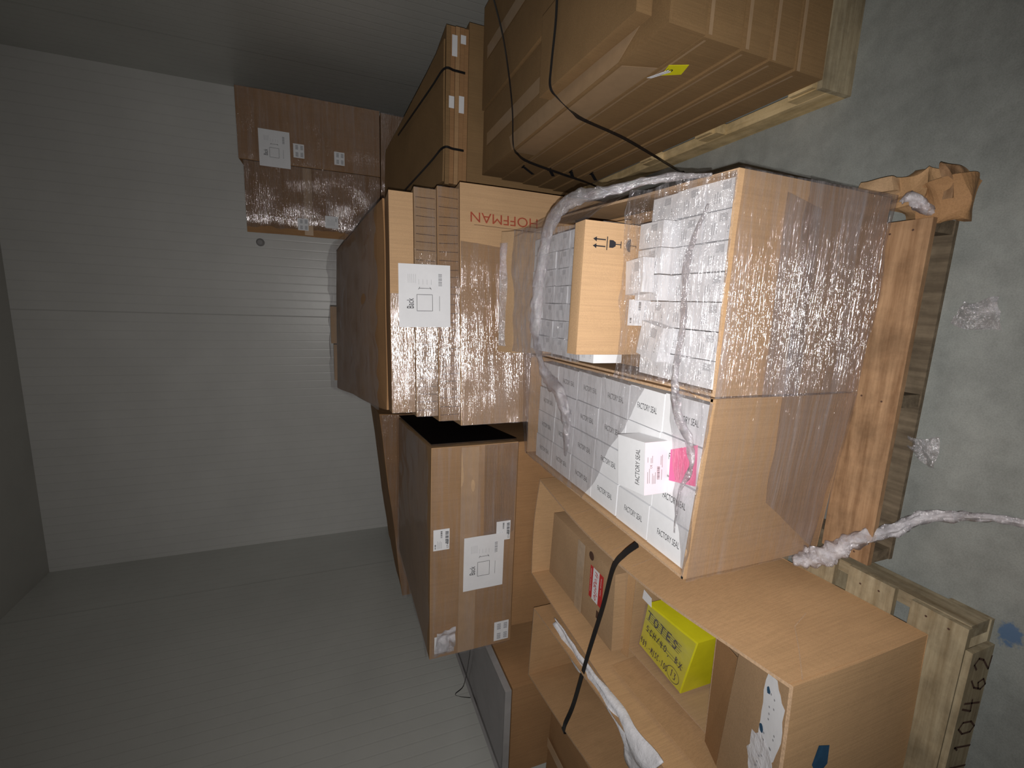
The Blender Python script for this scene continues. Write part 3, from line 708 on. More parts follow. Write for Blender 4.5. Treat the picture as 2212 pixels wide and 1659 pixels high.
# near flap folded inward, with torn white-painted patch
mb = MB()
mb.slab((-1.60, 0.668, 0.665), (-0.955, 0.675, 0.67), (-1.03, 0.915, 0.565), (-1.55, 0.955, 0.55), (0, 0.002, -0.006))
fpn = mb.build('flap', 'kraft2', oc)
mb = MB(); rr = random.Random(5)
def torn(cx_, cy_, rx, ry, n=26, sd=0):
    c = []
    for i in range(n):
        q = 2 * math.pi * i / n; k = 1 + 0.35 * noise.noise(Vector((math.cos(q) * 2, math.sin(q) * 2, sd))) + rr.uniform(-.07, .07)
        c.append((cx_ + rx * k * math.cos(q), cy_ + ry * k * math.sin(q)))
    return c
def fz_(x, y): return 0.672 - (y - 0.672) / 0.262 * 0.108
def patch(c, mi, h=0.0015): mb.add([(x, y, fz_(x, y) + h) for x, y in c], [tuple(range(len(c)))], mi)
patch(torn(-1.105, 0.725, 0.125, 0.046, sd=1), 0); patch(torn(-1.275, 0.745, 0.10, 0.058, sd=4), 1, 0.0022)
for k in range(12): patch(torn(-1.115 + rr.uniform(-.08, .08), 0.722 + rr.uniform(-.025, .025), .0035, .003, 6), 2, 0.003)
for k in range(6): patch(torn(-1.27 + rr.uniform(-.06, .06), 0.735 + rr.uniform(-.03, .03), .003, .003, 6), 2, 0.0032)
patch(torn(-1.165, 0.758, 0.014, 0.009, 9, 3), 3, 0.003); patch(torn(-1.035, 0.752, 0.012, 0.008, 9, 6), 3, 0.003)
mb.build('torn_paint_patch', ['paper', 'foam', 'grey_ink', 'blue'], fpn)
# blue mark on the near face
mb = MB(); mb.add([(-1.115, 0.6355, 0.585), (-1.17, 0.6352, 0.60), (-1.22, 0.635, 0.57), (-1.19, 0.635, 0.535), (-1.13, 0.6353, 0.54)], [(0, 1, 2, 3, 4)]); mb.build('paint_mark', 'blue', oc)
# light crease lines pressed in the right face
mb = MB()
def rside(y, z):
    t = (y - 0.652) / 1.588; v = max(0, min(1, (z - 0.131) / 0.55)); return Vector((-0.915 - 0.07 * t - 0.08 * math.sin(math.pi * t) * v ** 1.5 + 0.0075, y, z))
for a, b in (((0.655, 0.665), (0.74, 0.56)), ((0.74, 0.56), (0.82, 0.47)), ((0.82, 0.47), (0.85, 0.38)), ((1.36, .66), (1.36, .5)), ((1.50, .66), (1.50, .45)), ((1.66, .66), (1.66, .45)), ((1.84, .66), (1.84, .5))):
    line(mb, rside(*a), rside(*b), 0.003, (1, 0, 0), 0)
mb.build('crease', 'edge', oc)

# inner cartons
fc = thing('sealed_carton', 'taped brown carton with red and white fragile label inside the long open carton', 'carton', (-1.38, 1.55, 0.14))
mb = MB(); closed_carton(mb, [(-1.555, 1.53), (-1.175, 1.545), (-1.165, 2.16), (-1.545, 2.18)], 0.14, 0.60, 0.004, 0.003); mb.build('carton_body', 'kraft2', fc)
mb = MB(); mb.slab((-1.55, 1.80, 0.6065), (-1.172, 1.80, 0.6065), (-1.172, 1.87, 0.6065), (-1.55, 1.87, 0.6065), (0, 0, 0.0008)); mb.slab((-1.55, 1.795, 0.60), (-1.55, 1.865, 0.60), (-1.552, 1.865, 0.50), (-1.552, 1.795, 0.50), (-0.001, 0, 0)); mb.build('tape', 'cleartape', fc)
mb = MB(); zl = 0.609
mb.slab((-1.40, 1.62, zl), (-1.235, 1.62, zl), (-1.235, 1.735, zl), (-1.40, 1.735, zl), (0, 0, 0.0006), 0)
mb.slab((-1.40, 1.655, zl + .0008), (-1.235, 1.655, zl + .0008), (-1.235, 1.708, zl + .0008), (-1.40, 1.708, zl + .0008), (0, 0, 0.0004), 1)
text(mb, 'fragile', (-1.243, 1.698, zl + .002), (-0.148, 0, 0), (0, -0.036, 0), 0, 0.25)
text(mb, 'HANDLE WITH CARE', (-1.25, 1.727, zl + .0016), (-0.12, 0, 0), (0, -0.006, 0), 1)
text(mb, 'THANK YOU', (-1.25, 1.640, zl + .0016), (-0.09, 0, 0), (0, -0.007, 0), 1)
mb.build('fragile_label', ['red', 'white'], fc)
mb = MB(); mb.add([(-1.19 + .022 * math.cos(q), 1.735 + .022 * math.sin(q), zl) for q in [i * math.pi / 8 for i in range(16)]], [tuple(range(16))]); 
mb.quad((-1.47, 1.64, zl), (-1.43, 1.64, zl), (-1.43, 1.66, zl), (-1.47, 1.66, zl)); mb.build('stamp', 'brown_ink', fc)

ic = thing('inner_carton', 'open brown inner carton holding the yellow package inside the long carton', 'carton', (-1.36, 1.1, 0.14))
mb = MB(); open_carton(mb, [(-1.545, 1.055), (-1.125, 1.06), (-1.13, 1.50), (-1.545, 1.515)], 0.14, 0.47, 0.006, (0, 0, 0, 0), 0.003, 8, ztop=[0.50, 0.50, 0.52, 0.52]); mb.build('carton_body', ['kraft2', 'edge'], ic)
mb = MB(); mb.slab((-1.585, 1.505, 0.522), (-1.125, 1.50, 0.522), (-1.13, 1.535, 0.535), (-1.58, 1.535, 0.535), (0, 0, 0.005)); mb.build('flap', 'kraft', ic)
mb = MB(); mb.slab((-1.57, 1.052, 0.50), (-1.13, 1.058, 0.50), (-1.11, 0.935, 0.545), (-1.56, 0.96, 0.54), (0, 0, 0.005)); mb.build('flap', 'kraft3', ic)
# brown packing between inner carton and the left wall
pk = thing('folded_cardboard', 'folded brown cardboard liner sloping along the left inside of the long carton', 'cardboard', (-1.6, 1.1, 0.3))
mb = MB(); mb.slab((-1.60, 0.72, 0.57), (-1.555, 0.74, 0.36), (-1.57, 1.50, 0.36), (-1.60, 1.50, 0.61), (-0.003, 0, 0.003)); mb.build('cardboard_sheet', 'kraft', pk)

# yellow package
yp = thing('yellow_package', 'bright yellow film-wrapped package with black handwriting and circled 13 in the open carton', 'package', (-1.38, 1.3, 0.15))
Yc = [Vector((-1.519, 1.210, 0.485)), Vector((-1.225, 1.135, 0.505)), Vector((-1.255, 1.425, 0.505)), Vector((-1.500, 1.475, 0.49))]
mb = MB(); b_ = [Vector((p.x, p.y, 0.150)) for p in Yc]
mb.add(b_ + Yc, [(3, 2, 1, 0), (4, 5, 6, 7), (0, 1, 5, 4), (1, 2, 6, 5), (2, 3, 7, 6), (3, 0, 4, 7)])
mb.build('package_body', 'yellow', yp)
mb = MB(); UY = (Yc[0] - Yc[3]); VX = (Yc[2] - Yc[3])    # reading direction towards the viewer, letters up to +X
def yq(a, b, h=0.004): return Yc[3] + UY * a + VX * b + Vector((0, 0, h))
strokes(mb, '489.-MISC-100', yq(0.02, 0.10), UY * 0.66, VX * 0.13, 0.0035, (0, 0, 1), 0)
strokes(mb, 'TOTES', yq(0.04, 0.70), UY * 0.74, VX * 0.17, 0.006, (0, 0, 1), 0); strokes(mb, 'SCH/40, BX', yq(0.08, 0.44), UY * 0.84, VX * 0.13, 0.004, (0, 0, 1), 0)
for k in range(5): line(mb, yq(0.05 + .02 * k, 0.69 + .045 * k), yq(0.80 + .02 * (k % 3), 0.68 + .046 * k), 0.0025, (0, 0, 1), 0)
for k in range(2): line(mb, yq(0.08, 0.46 + .06 * k), yq(0.93, 0.45 + .06 * k), 0.0022, (0, 0, 1), 0)
strokes(mb, '13', yq(0.735, 0.125), UY * 0.13, VX * 0.14, 0.004, (0, 0, 1), 0)
ce = yq(0.795, 0.19)
for k in range(22):
    q0, q1 = 2 * math.pi * k / 22, 2 * math.pi * (k + 1) / 22
    line(mb, ce + Vector((.032 * math.cos(q0), .036 * math.sin(q0), 0)), ce + Vector((.032 * math.cos(q1), .036 * math.sin(q1), 0)), 0.003, (0, 0, 1), 0)
mb.build('handwriting', 'ink', yp)
film_panel('stretch_film', (Yc[0], Yc[1], Yc[2], Yc[3]), yp, 'film_soft', 20, 20, (0, 0, 0.010), 0.005, horiz=False, seed=4)
mb = MB(); mb.slab((-1.215, 1.40, 0.512), (-1.255, 1.395, 0.512), (-1.25, 1.455, 0.514), (-1.205, 1.45, 0.514), (0, 0, .001)); mb.build('paper_tab', 'paper', yp)

# second open carton
O2 = [(-1.86, 0.98), (-1.655, 0.98), (-1.645, 2.035), (-2.055, 2.025)]
o2 = thing('open_carton', 'second open brown carton on the left with scribbled marks inside, beside the foam sheet', 'carton', (-1.85, 1.0, 0.131))
mb = MB(); open_carton(mb, O2, 0.131, 0.77, 0.008, (0, 0, 0, 0.03), 0.006, 12, ztop=[0.75, 0.70, 0.76, 0.78]); mb.build('carton_body', ['kraft', 'edge'], o2)
mb = MB(); mb.slab((-1.83, 1.10, 0.40), (-1.665, 1.10, 0.40), (-1.665, 2.0, 0.52), (-1.99, 2.0, 0.52), (0, 0, 0.006)); lin_ = mb.build('liner', 'kraft3', o2)
mb = MB(); 
for k, (x, y) in enumerate(((-1.80, 1.70), (-1.76, 1.58), (-1.79, 1.45))): line(mb, (x, y, .42 + (y - 1.1) * .1333 + .012), (x + .012, y - .05, .42 + (y - 1.15) * .1333 + .012), 0.012, (0, 0, 1), 0)
mb.build('dark_mark', 'brown_ink', lin_)

# foam sheet draped on the wall between them
fm = MB(); prof = [((-1.66, 1.85), (-1.60, 1.87)), ((-1.735, 1.72), (-1.60, 1.74)), ((-1.755, 1.60), (-1.60, 1.62)), ((-1.69, 1.50), (-1.60, 1.51)), ((-1.69, 1.40), (-1.60, 1.42)), ((-1.70, 1.32), (-1.60, 1.33)), ((-1.76, 1.28), (-1.60, 1.24)), ((-1.87, 1.25), (-1.60, 1.15)), ((-1.84, 1.16), (-1.585, 1.05))]
prof = [((a[0], a[1]), (b[0], b[1])) for a, b in prof]
n2 = 10; vs = []
cA = catmull([(a[0], a[1], 0.70) for a, b in prof], 5); cB = catmull([(b[0], b[1], 0.71) for a, b in prof], 5)
for i in range(len(cA)):
    for j in range(n2 + 1):
        t = j / n2; q = cA[i].lerp(cB[i], t); q.z = 0.705 + 0.022 * math.sin(math.pi * t) + 0.012 * N(q, 14, 2) - (1 - t) ** 2 * 0.05 + 0.012 * math.sin(t * 14 + i * .1)
        vs.append(q)
fs = [(i * (n2 + 1) + j, i * (n2 + 1) + j + 1, (i + 1) * (n2 + 1) + j + 1, (i + 1) * (n2 + 1) + j) for i in range(len(cA) - 1) for j in range(n2)]
fm.add(vs, fs, 0, True); fmo = fm.build('foam_sheet', 'foam')
so = fmo.modifiers.new('thick', 'SOLIDIFY'); so.thickness = 0.006
tag(setorigin(fmo), 'crumpled white foam sheet squeezed between the two open cartons', 'packing foam')

# black strap across them
mb = MB(); strap(mb, [(-0.845, 1.25, 0.735), (-0.93, 1.33, 0.728), (-1.04, 1.41, 0.715), (-1.25, 1.462, 0.712), (-1.55, 1.535, 0.722), (-1.84, 1.585, 0.745), (-1.975, 1.605, 0.775), (-2.02, 1.615, 0.74), (-2.045, 1.62, 0.45)], 0.023, 0.003, 8)
tag(setorigin(mb.build('plastic_strap', 'strap')), 'black plastic strap stretched across the open cartons on the left', 'strap')

# lower closed carton at far left
c4 = thing('sealed_carton', 'low brown carton at the left wall beside the second open carton', 'carton', (-2.45, 1.3, 0))
mb = MB(); closed_carton(mb, [(-2.70, 1.15), (-2.16, 1.15), (-2.20, 1.93), (-2.68, 1.97)], 0.0, 0.66, 0.006, 0.01); mb.build('carton_body', 'kraft3', c4)
mb = MB(); mb.slab((-2.47, 1.15, 0.675), (-2.40, 1.15, 0.675), (-2.42, 1.94, 0.675), (-2.48, 1.94, 0.675), (0, 0, 0.001)); mb.build('tape', 'tape', c4)

# brown carton with white wrapped panels on top, by the left wall
wc = thing('tall_carton', 'brown carton against the left wall under a wrapped stack of white panels', 'carton', (-2.44, 2.1, 0))
mb = MB(); closed_carton(mb, [(-2.74, 2.05), (-2.145, 2.05), (-2.14, 3.2), (-2.74, 3.2)], 0.0, 0.86, 0.002, 0.003); mb.build('carton_body', 'kraft3', wc)
wp = thing('wrapped_board', 'pale board wrapped in grey film lying on the brown carton by the left wall', 'panel', (-2.44, 2.1, 0.866))
mb = MB(); mb.box(-2.69, -2.15, 2.045, 3.18, 0.867, 0.905); mb.build('panel_board', 'panel', wp)
film_panel('stretch_film', ((-2.69, 2.045, 0.905), (-2.15, 2.045, 0.905), (-2.15, 3.18, 0.905), (-2.69, 3.18, 0.905)), wp, 'film_soft', 30, 40, (0, 0, 0.008), 0.01, horiz=False, seed=6)
wp2 = MB(); wp2.slab((-2.765, 2.0, 0.88), (-2.72, 2.0, 0.905), (-2.735, 3.25, 0.905), (-2.775, 3.25, 0.88), (0, 0, 0.02)); 
tag(setorigin(wp2.build('edge_board', 'panel')), 'narrow pale board edge running along the left wall above the brown carton', 'board')
mb = MB(); strap(mb, [(-2.18, 2.62, 0.926), (-2.50, 2.70, 0.926), (-2.74, 2.76, 0.94), (-2.85, 2.80, 0.98), (-2.868, 2.70, 0.72)], 0.006, 0.002, 6)
tag(setorigin(mb.build('cord', 'strap')), 'thin black cord over the wrapped white panels at the left wall', 'cord')

# ------------------------------------------------------------ labelled stack, rear left
LL = [(-2.045, 2.30), (-0.768, 2.30), (-0.93, 3.62), (-2.07, 3.62)]
lr = thing('lower_carton', 'brown carton under the labelled wrapped carton in the rear left', 'carton', (-1.4, 2.3, 0.13))
mb = MB(); closed_carton(mb, [(-1.96, 2.315), (-0.775, 2.315), (-0.95, 3.60), (-2.04, 3.60)], 0.13, 0.775, 0.004, 0.004); mb.build('carton_body', 'kraft3', lr)
pallet('wooden_pallet', 'wooden pallet hidden under the rear left stack of wrapped cartons', -2.05, -0.85, 2.33, 3.55, 0.125, ('wood_grey', 'wood_grey_y'))
ur = thing('wrapped_carton', 'large wrapped brown carton with barcode stickers and white Back sheet, rear left', 'carton', (-1.4, 2.3, 0.785))
mb = MB(); closed_carton(mb, LL, 0.785, 1.285, 0.004, 0.003, n=10); mb.build('carton_body', 'kraft', ur)
mb = MB(); mb.slab((-2.04, 2.2935, 1.02), (-0.775, 2.2935, 1.02), (-0.775, 2.2935, 1.12), (-2.04, 2.2935, 1.12), (0, -0.0008, 0)); mb.build('tape', 'tape', ur)
film_panel('stretch_film', ((-2.045, 2.30, 0.79), (-0.768, 2.30, 0.79), (-0.768, 2.30, 1.285), (-2.045, 2.30, 1.285)), ur, 'film_soft', 90, 60, (0, -0.012, 0), 0.007, seed=21)
film_panel('film_band', ((-1.30, 2.298, 0.80), (-0.768, 2.298, 0.79), (-0.768, 2.298, 0.99), (-1.45, 2.298, 0.98)), ur, 'film_h', 60, 50, (0, -0.015, 0), 0.006, seed=23)
film_panel('stretch_film', ((-2.045, 2.30, 1.285), (-0.768, 2.30, 1.285), (-0.93, 3.62, 1.285), (-2.07, 3.62, 1.285)), ur, 'film_soft', 40, 40, (0, 0, 0.012), 0.012, horiz=False, seed=22)
film_panel('stretch_film', ((-0.768, 2.30, 0.79), (-0.93, 3.62, 0.79), (-0.93, 3.62, 1.285), (-0.768, 2.30, 1.285)), ur, 'film_soft', 40, 30, (0.012, 0, 0), 0.01, seed=24)
mb = MB(); mb.slab((-0.752, 2.315, 0.79), (-0.914, 3.62, 0.79), (-0.914, 3.62, 1.283), (-0.752, 2.315, 1.283), (0.002, 0, 0)); plab(mb.build('black_panel', 'blackpanel', ur), 'black panel over the right side')  # opaque black panel covering the whole right side
YL = 2.274
sticker('barcode_label', (-1.350, YL, 1.185), (0.124, 0, 0), (0, 0, 0.090), ur, 'barcode')
sticker('barcode_label', (-1.348, YL, 0.824), (0.118, 0, 0), (0, 0, 0.086), ur, 'barcode')
sticker('barcode_label', (-2.004, YL, 0.810), (0.126, 0, 0), (0, 0, 0.092), ur, 'grid')
sticker('barcode_label', (-1.995, YL, 1.178), (0.108, 0, 0), (0, 0, 0.085), ur, 'plain')
plab(sticker('instruction_sheet', (-1.630, YL - .004, 0.862), (0.332, 0, 0), (0, 0, 0.240), ur, 'sheet', curl=0.004), 'white sheet with Back diagram')
fr = MB()
def bun(p, u, v): return p + Vector((0, -0.035 * abs(N(p, 18, 3)) - 0.008, 0))
gridface(fr, ((-2.00, 2.28, 1.15), (-1.84, 2.28, 1.14), (-1.86, 2.28, 1.25), (-2.00, 2.28, 1.27)), 16, 16, bun); fr.build('film_bunch', 'film_bunch', ur)

rl = thing('wrapped_carton', 'dark wrapped brown carton with sagging top farthest back on the left', 'carton', (-1.7, 3.75, 0.13))
mb = MB(); closed_carton(mb, [(-2.62, 3.75), (-0.93, 3.75), (-0.98, 4.9), (-2.62, 4.9)], 0.0, 1.40, 0.01, 0.02, ztop=[1.24, 1.425, 1.42, 1.24]); mb.build('carton_body', 'kraft3', rl)
film_panel('stretch_film', ((-2.62, 3.75, 0.9), (-0.93, 3.75, 0.9), (-0.93, 3.75, 1.42), (-2.62, 3.75, 1.24)), rl, 'film_soft', 50, 40, (0, -0.025, 0), 0.012, seed=31)

# ------------------------------------------------------------ centre stack, turned slightly
A0 = Vector((-0.652, 2.30, 0)); A1 = Vector((0.616, 2.425, 0)); DX = (A1 - A0).normalized(); DY = Vector((-DX.y, DX.x, 0)); LW = (A1 - A0).length
def hs(s, d, z): return A0 + DX * s + DY * d + Vector((0, 0, z))
def hfp(s0, s1, d0, d1): return [hs(s0, d0, 0)[:2], hs(s1, d0, 0)[:2], hs(s1, d1, 0)[:2], hs(s0, d1, 0)[:2]]
pallet('wooden_pallet', 'wooden pallet hidden under the centre stack behind the front pallet', -0.62, 0.56, 2.48, 3.5, 0.125, ('wood_grey', 'wood_grey_y'))
hb = thing('printed_carton', 'large brown carton with red HOFFMAN print, bottom of the centre stack', 'carton', hs(0.6, 0, 0.13))
mb = MB(); closed_carton(mb, hfp(0, LW, 0, 1.15), 0.13, 1.125, 0.004, 0.003, n=10); mb.build('carton_body', 'kraft4', hb)
mb = MB(); o_ = hs(LW - 0.145, -0.0085, 0.685)
text(mb, 'HOFFMAN', o_, Vector((0, 0, 0.385)), DX * -0.052, 0)
line(mb, hs(LW - 0.215, -0.0085, 0.73), hs(LW - 0.21, -0.0085, 1.05), 0.002, DY, 1)
mb.build('printed_logo', ['red_ink', 'brown_ink'], hb)
film_panel('stretch_film', (hs(0, 0, 0.7), hs(LW - 0.34, 0, 0.55), hs(LW - 0.30, 0, 1.125), hs(0, 0, 1.125)), hb, 'film_h', 90, 60, -DY * 0.012, 0.010, seed=41)
for k, (za, zb, s0, s1, nm_, mt, lbl) in enumerate(((1.130, 1.245, 0.03, LW - 0.035, 'flat_carton', 'kraft', 'flat wrapped bundle resting directly on the HOFFMAN carton'),
        (1.25, 1.362, 0.06, LW - 0.055, 'flat_carton', 'kraft2', 'flat wrapped bundle second above the HOFFMAN carton'),
        (1.367, 1.485, 0.085, LW - 0.085, 'flat_carton', 'kraft4', 'plain flat brown carton third above the HOFFMAN carton'))):
    t = thing(nm_, lbl, 'carton', hs(0.6, 0, za))
    mb = MB(); closed_carton(mb, hfp(s0, s1, 0.0, 1.1), za, zb, 0.002, 0.003, n=10)
    mb.build('carton_body', mt, t)
    if k < 2:
        mb = MB()
        for q in range(26):
            s = s0 + 0.03 + q * (s1 - s0 - .04) / 26 + random.uniform(-.006, .006); line(mb, hs(s, -.0035, za + .006), hs(s + random.uniform(-.006, .006), -.0035, zb - .008), 0.003, DY, 0)
        mb.build('fold_lines', 'brown_ink', t)
    film_panel('stretch_film', (hs(s0, 0, za), hs(s1 - (.0 if k < 2 else .5), 0, za), hs(s1 - (.0 if k < 2 else .5), 0, zb), hs(s0, 0, zb)), t, 'film_h', 90, 16, -DY * 0.010, 0.008, seed=50 + k)
    if k == 1:
        plab(sticker('instruction_sheet', hs(0.525, -0.022, 1.185), DX * 0.315, Vector((0, 0, 0.262)) + DX * -0.005, t, 'sheet', curl=0.006), 'white sheet with Back diagram')
tp = thing('wrapped_load', 'dark brown film-covered load sloping up on top of the centre stack', 'carton', hs(0.6, 0.5, 1.49))
mb = MB(); ft = hfp(0.10, LW - 0.12, 0.03, 1.45)
closed_carton(mb, ft, 1.50, 1.6, 0.02, 0.01, ztop=[1.51, 1.51, 1.72, 1.735], n=14); mb.build('load_body', 'kraft3', tp)
q_ = [Vector((ft[i][0], ft[i][1], z)) for i, z in enumerate((1.50, 1.50, 1.735, 1.745))]
def drape(p, u, v): return p + Vector((0, 0, 0.020 * N(p, 4, 7) + 0.012 * N((p.x * 3, p.y * .5, 0), 5, 2)))
film_panel('stretch_film', q_, tp, 'film_soft', 90, 50, (0, 0, 0.045), 0.018, horiz=False, fn=drape, seed=60)

# small cartons beyond the centre stack
for x0, x1, z1, lb_ in ((-0.375, -0.07, 1.775, 'small brown carton peeking over the centre stack, right one of the pair'), (-0.685, -0.385, 1.757, 'small brown carton peeking over the centre stack, left one of the pair')):
    t = thing('sealed_carton', lb_, 'carton', ((x0 + x1) / 2, 4.1, 0)); mb = MB(); closed_carton(mb, [(x0, 4.05), (x1, 4.05), (x1, 4.45), (x0, 4.45)], 0.0, z1, 0.002, 0.003); mb.build('carton_body', 'kraft', t)

# ------------------------------------------------------------ right stack of long cartons
rp = thing('skid', 'pale pine skid with blocks under the long cartons on the right', 'pallet', (1.3, 1.28, 0))
for x in (0.785, 1.22, 1.72):
    mb = MB(); mb.box(x, x + 0.045, 1.25, 3.05, 0.0, 0.098); mb.build('runner', 'wood_pine', rp)
    for y in (1.25, 1.70, 2.12, 2.92):
        mb = MB(); mb.box(x + 0.001, x + 0.044, y, y + 0.11, 0.0985, 0.152); mb.build('block', 'wood_pine', rp)
mb = MB(); mb.box(0.785, 1.78, 1.228, 1.2485, 0.0, 0.15); mb.build('front_board', 'wood_grey', rp)
for y in (1.25, 1.72, 2.13, 2.93):
    mb = MB(); mb.box(0.79, 1.77, y, y + 0.09, 0.1525, 0.172); mb.build('deck_board', 'wood_pine', rp)
LAY = [(0.173, 0.305, 0.800, 'bottom'), (0.308, 0.418, 0.808, 'second lowest'), (0.421, 0.535, 0.815, 'third lowest'), (0.538, 0.685, 0.822, 'fourth lowest')]
for k, (za, zb, x0, nme) in enumerate(LAY):
    t = thing('long_carton', 'long flat brown carton, %s layer of the strapped right stack' % nme, 'carton', (1.3, 1.22, za), 'long cartons in the right stack')
    mb = MB(); closed_carton(mb, [(x0, 1.215 + k * .004), (1.78, 1.215), (1.78, 3.02), (x0 - .005, 3.02)], za, zb, 0.001, 0.0012, n=14); mb.build('carton_body', 'kraft5', t)
    mb = MB(); mb.slab((x0 - .0075, 1.23, zb - .012), (x0 - .0075, 2.6, zb - .012), (x0 - .0075, 2.6, zb - .004), (x0 - .0075, 1.23, zb - .004), (-.0006, 0, 0)); mb.slab((x0, 1.2115, zb - .016), (1.77, 1.2105, zb - .016), (1.77, 1.2105, zb - .003), (x0, 1.2115, zb - .003), (0, -.001, 0)); mb.build('fold_edge', 'tape_dark', t)
    if k < 4:
        mb = MB(); y = 2.52 + 0.05 * k
        line(mb, (x0 - .009, y, zb - .01), (x0 - .009, y + .12, za + .02), .02, (1, 0, 0)); line(mb, (x0 - .009, y - .03, zb - .004), (x0 - .009, y + .03, zb - .012), .01, (1, 0, 0)); mb.build('dark_mark', 'ink', t)  # slanted black strokes on the left side of each layer
for k, (x0, x1, zt, y0, lb_, mt) in enumerate(((0.822, 1.195, 0.828, 1.215, 'long brown carton with wide tape on top of the right stack, nearest the gap', 'kraft5'), (1.205, 1.78, 0.84, 1.22, 'long brown carton on top of the right stack beside the right wall', 'kraft5'))):
    t = thing('long_carton', lb_, 'carton', ((x0 + x1) / 2, y0, 0.69)); mb = MB()
    closed_carton(mb, [(x0, y0), (x1, y0), (x1, 3.0), (x0, 3.0)], 0.690, zt, 0.003, 0.004, n=14); mb.build('carton_body', mt, t)
    mb = MB(); xm = (x0 + x1) / 2; mb.slab((xm - .035, y0 + .0, zt + .006), (xm + .035, y0, zt + .006), (xm + .035, 2.9, zt + .006), (xm - .035, 2.9, zt + .006), (0, 0, .0007)); mb.build('tape', 'tape_dark', t)
    if k == 0:
        mb = MB(); mb.slab((x0 - .008, 1.42, .70), (x0 - .008, 2.45, .70), (x0 - .008, 2.45, .818), (x0 - .008, 1.46, .818), (-.0007, 0, 0)); mb.build('tape', 'tape_dark', t)
        mb = MB(); mb.slab((x0 - .002, 1.46, zt + .005), (x0 + .08, 1.30, zt + .005), (x0 + .08, 2.5, zt + .005), (x0 - .002, 2.45, zt + .005), (0, 0, .0007)); mb.build('tape', 'tape_dark', t)
# thin cartons lying loosely on top
for (x0, x1, y0, y1, za, zb, lb_) in ((0.86, 1.17, 1.27, 1.95, 0.850, 0.905, 'thin brown carton lying on the long cartons, near end of the right stack'),):
    t = thing('thin_carton', lb_, 'carton', (x0, y0, za)); mb = MB(); closed_carton(mb, [(x0, y0), (x1, y0), (x1 + .02, y1), (x0 + .02, y1)], za, zb, 0.002, 0.003); mb.build('carton_body', 'kraft5', t)
# yellow tag with white tail
yt = thing('yellow_tag', 'small yellow tag with a white tail stuck to the side of the right stack', 'tag', (0.806, 1.40, 0.62))
mb = MB(); mb.slab((.806, 1.345, .632), (.806, 1.405, .612), (.806, 1.440, .668), (.806, 1.375, .690), (-.001, 0, 0)); text(mb, '5', (.8045, 1.41, .655), (0, -.02, -.0), (0, 0, .022), 1); mb.build('tag_paper', ['yellow', 'ink'], yt)
mb = MB(); mb.slab((.805, 1.400, .672), (.805, 1.405, .655), (.803, 1.465, .690), (.803, 1.470, .705), (-.001, 0, 0)); mb.build('tag_tail', 'foam', yt)
# straps
mb = MB(); strap(mb, [(1.77, 2.82, .855), (1.45, 2.60, .858), (1.20, 2.48, .856), (1.0, 2.42, .850), (0.83, 2.40, .846), (0.806, 2.45, .80), (0.800, 2.53, .70), (0.785, 2.60, .45), (0.77, 2.64, .25), (0.74, 2.67, .06), (0.735, 2.66, .008)], 0.014, 0.0025, 6, None)
tag(setorigin(mb.build('plastic_strap', 'strap')), 'black plastic strap around the far half of the right stack', 'strap')
mb = MB(); strap(mb, [(1.25, 1.80, .915), (1.10, 1.80, .914), (0.95, 1.81, .919), (0.868, 1.815, .917), (0.835, 1.825, .875), (0.806, 1.85, .79), (0.800, 1.88, .72), (0.78, 1.92, .5), (0.76, 1.98, .3), (0.73, 2.04, .08), (0.72, 2.05, .008)], 0.016, 0.003, 6, None)
tag(setorigin(mb.build('plastic_strap', 'strap')), 'black plastic strap around the near half of the right stack', 'strap')

# ------------------------------------------------------------ second right stack (strapped, farther back)
pallet('wooden_pallet', 'wooden pallet under the farther strapped stack on the right', 0.80, 1.78, 3.12, 4.2, 0.125, ('wood_grey', 'wood_grey_y'))
t = thing('brown_carton', 'brown carton base of the farther strapped stack on the right', 'carton', (1.3, 3.1, 0.13))
mb = MB(); closed_carton(mb, [(0.79, 3.12), (1.75, 3.12), (1.75, 4.2), (0.79, 4.2)], 0.131, 0.90, 0.002, 0.002); mb.build('carton_body', 'kraft5', t)
sl = thing('sheet_stack', 'strapped stack of flat cardboard sheets with small white labels, farther right', 'cardboard', (1.3, 3.1, 0.905))
for k in range(5):
    za = 0.906 + k * 0.029; mb = MB(); x0 = 0.775 + random.uniform(-.01, .012); y0 = 3.10 + random.uniform(0, .015)
    closed_carton(mb, [(x0, y0), (1.70, y0), (1.62, 4.25), (x0 + .02, 4.25)], za, za + 0.0275, 0.0, 0.002, n=6); mb.build('cardboard_sheet', ('kraft3', 'kraft3', 'kraft', 'kraft3', 'kraft5')[k], sl)
mb = MB(); closed_carton(mb, [(0.78, 3.12), (1.62, 3.12), (1.25, 4.3), (0.73, 4.3)], 1.052, 1.10, 0.0, 0.01, ztop=[1.062, 1.062, 1.30, 1.31], n=8); mb.build('cardboard_sheet', 'kraft5', sl)
for (x, z, ww) in ((1.20, 0.935, .10), (1.22, 1.0, .07), (1.52, 0.985, .12), (1.60, 0.93, .05)):
    sticker('small_label', (x, 3.088, z), (ww, 0, 0), (0, 0, .034), sl, 'none')
for i, x in enumerate((0.98, 1.44)):
    mb = MB(); strap(mb, [(x, 3.092, .93), (x, 3.088, 1.0), (x, 3.098, 1.066), (x - .05, 3.30, 1.115), (x - .17, 3.9, 1.245)], 0.014, 0.003, 5, (0, -1, 1))
    tag(setorigin(mb.build('plastic_strap', 'strap')), 'black strap over the cardboard sheet stack, %s one' % ('left' if i == 0 else 'right'), 'strap')

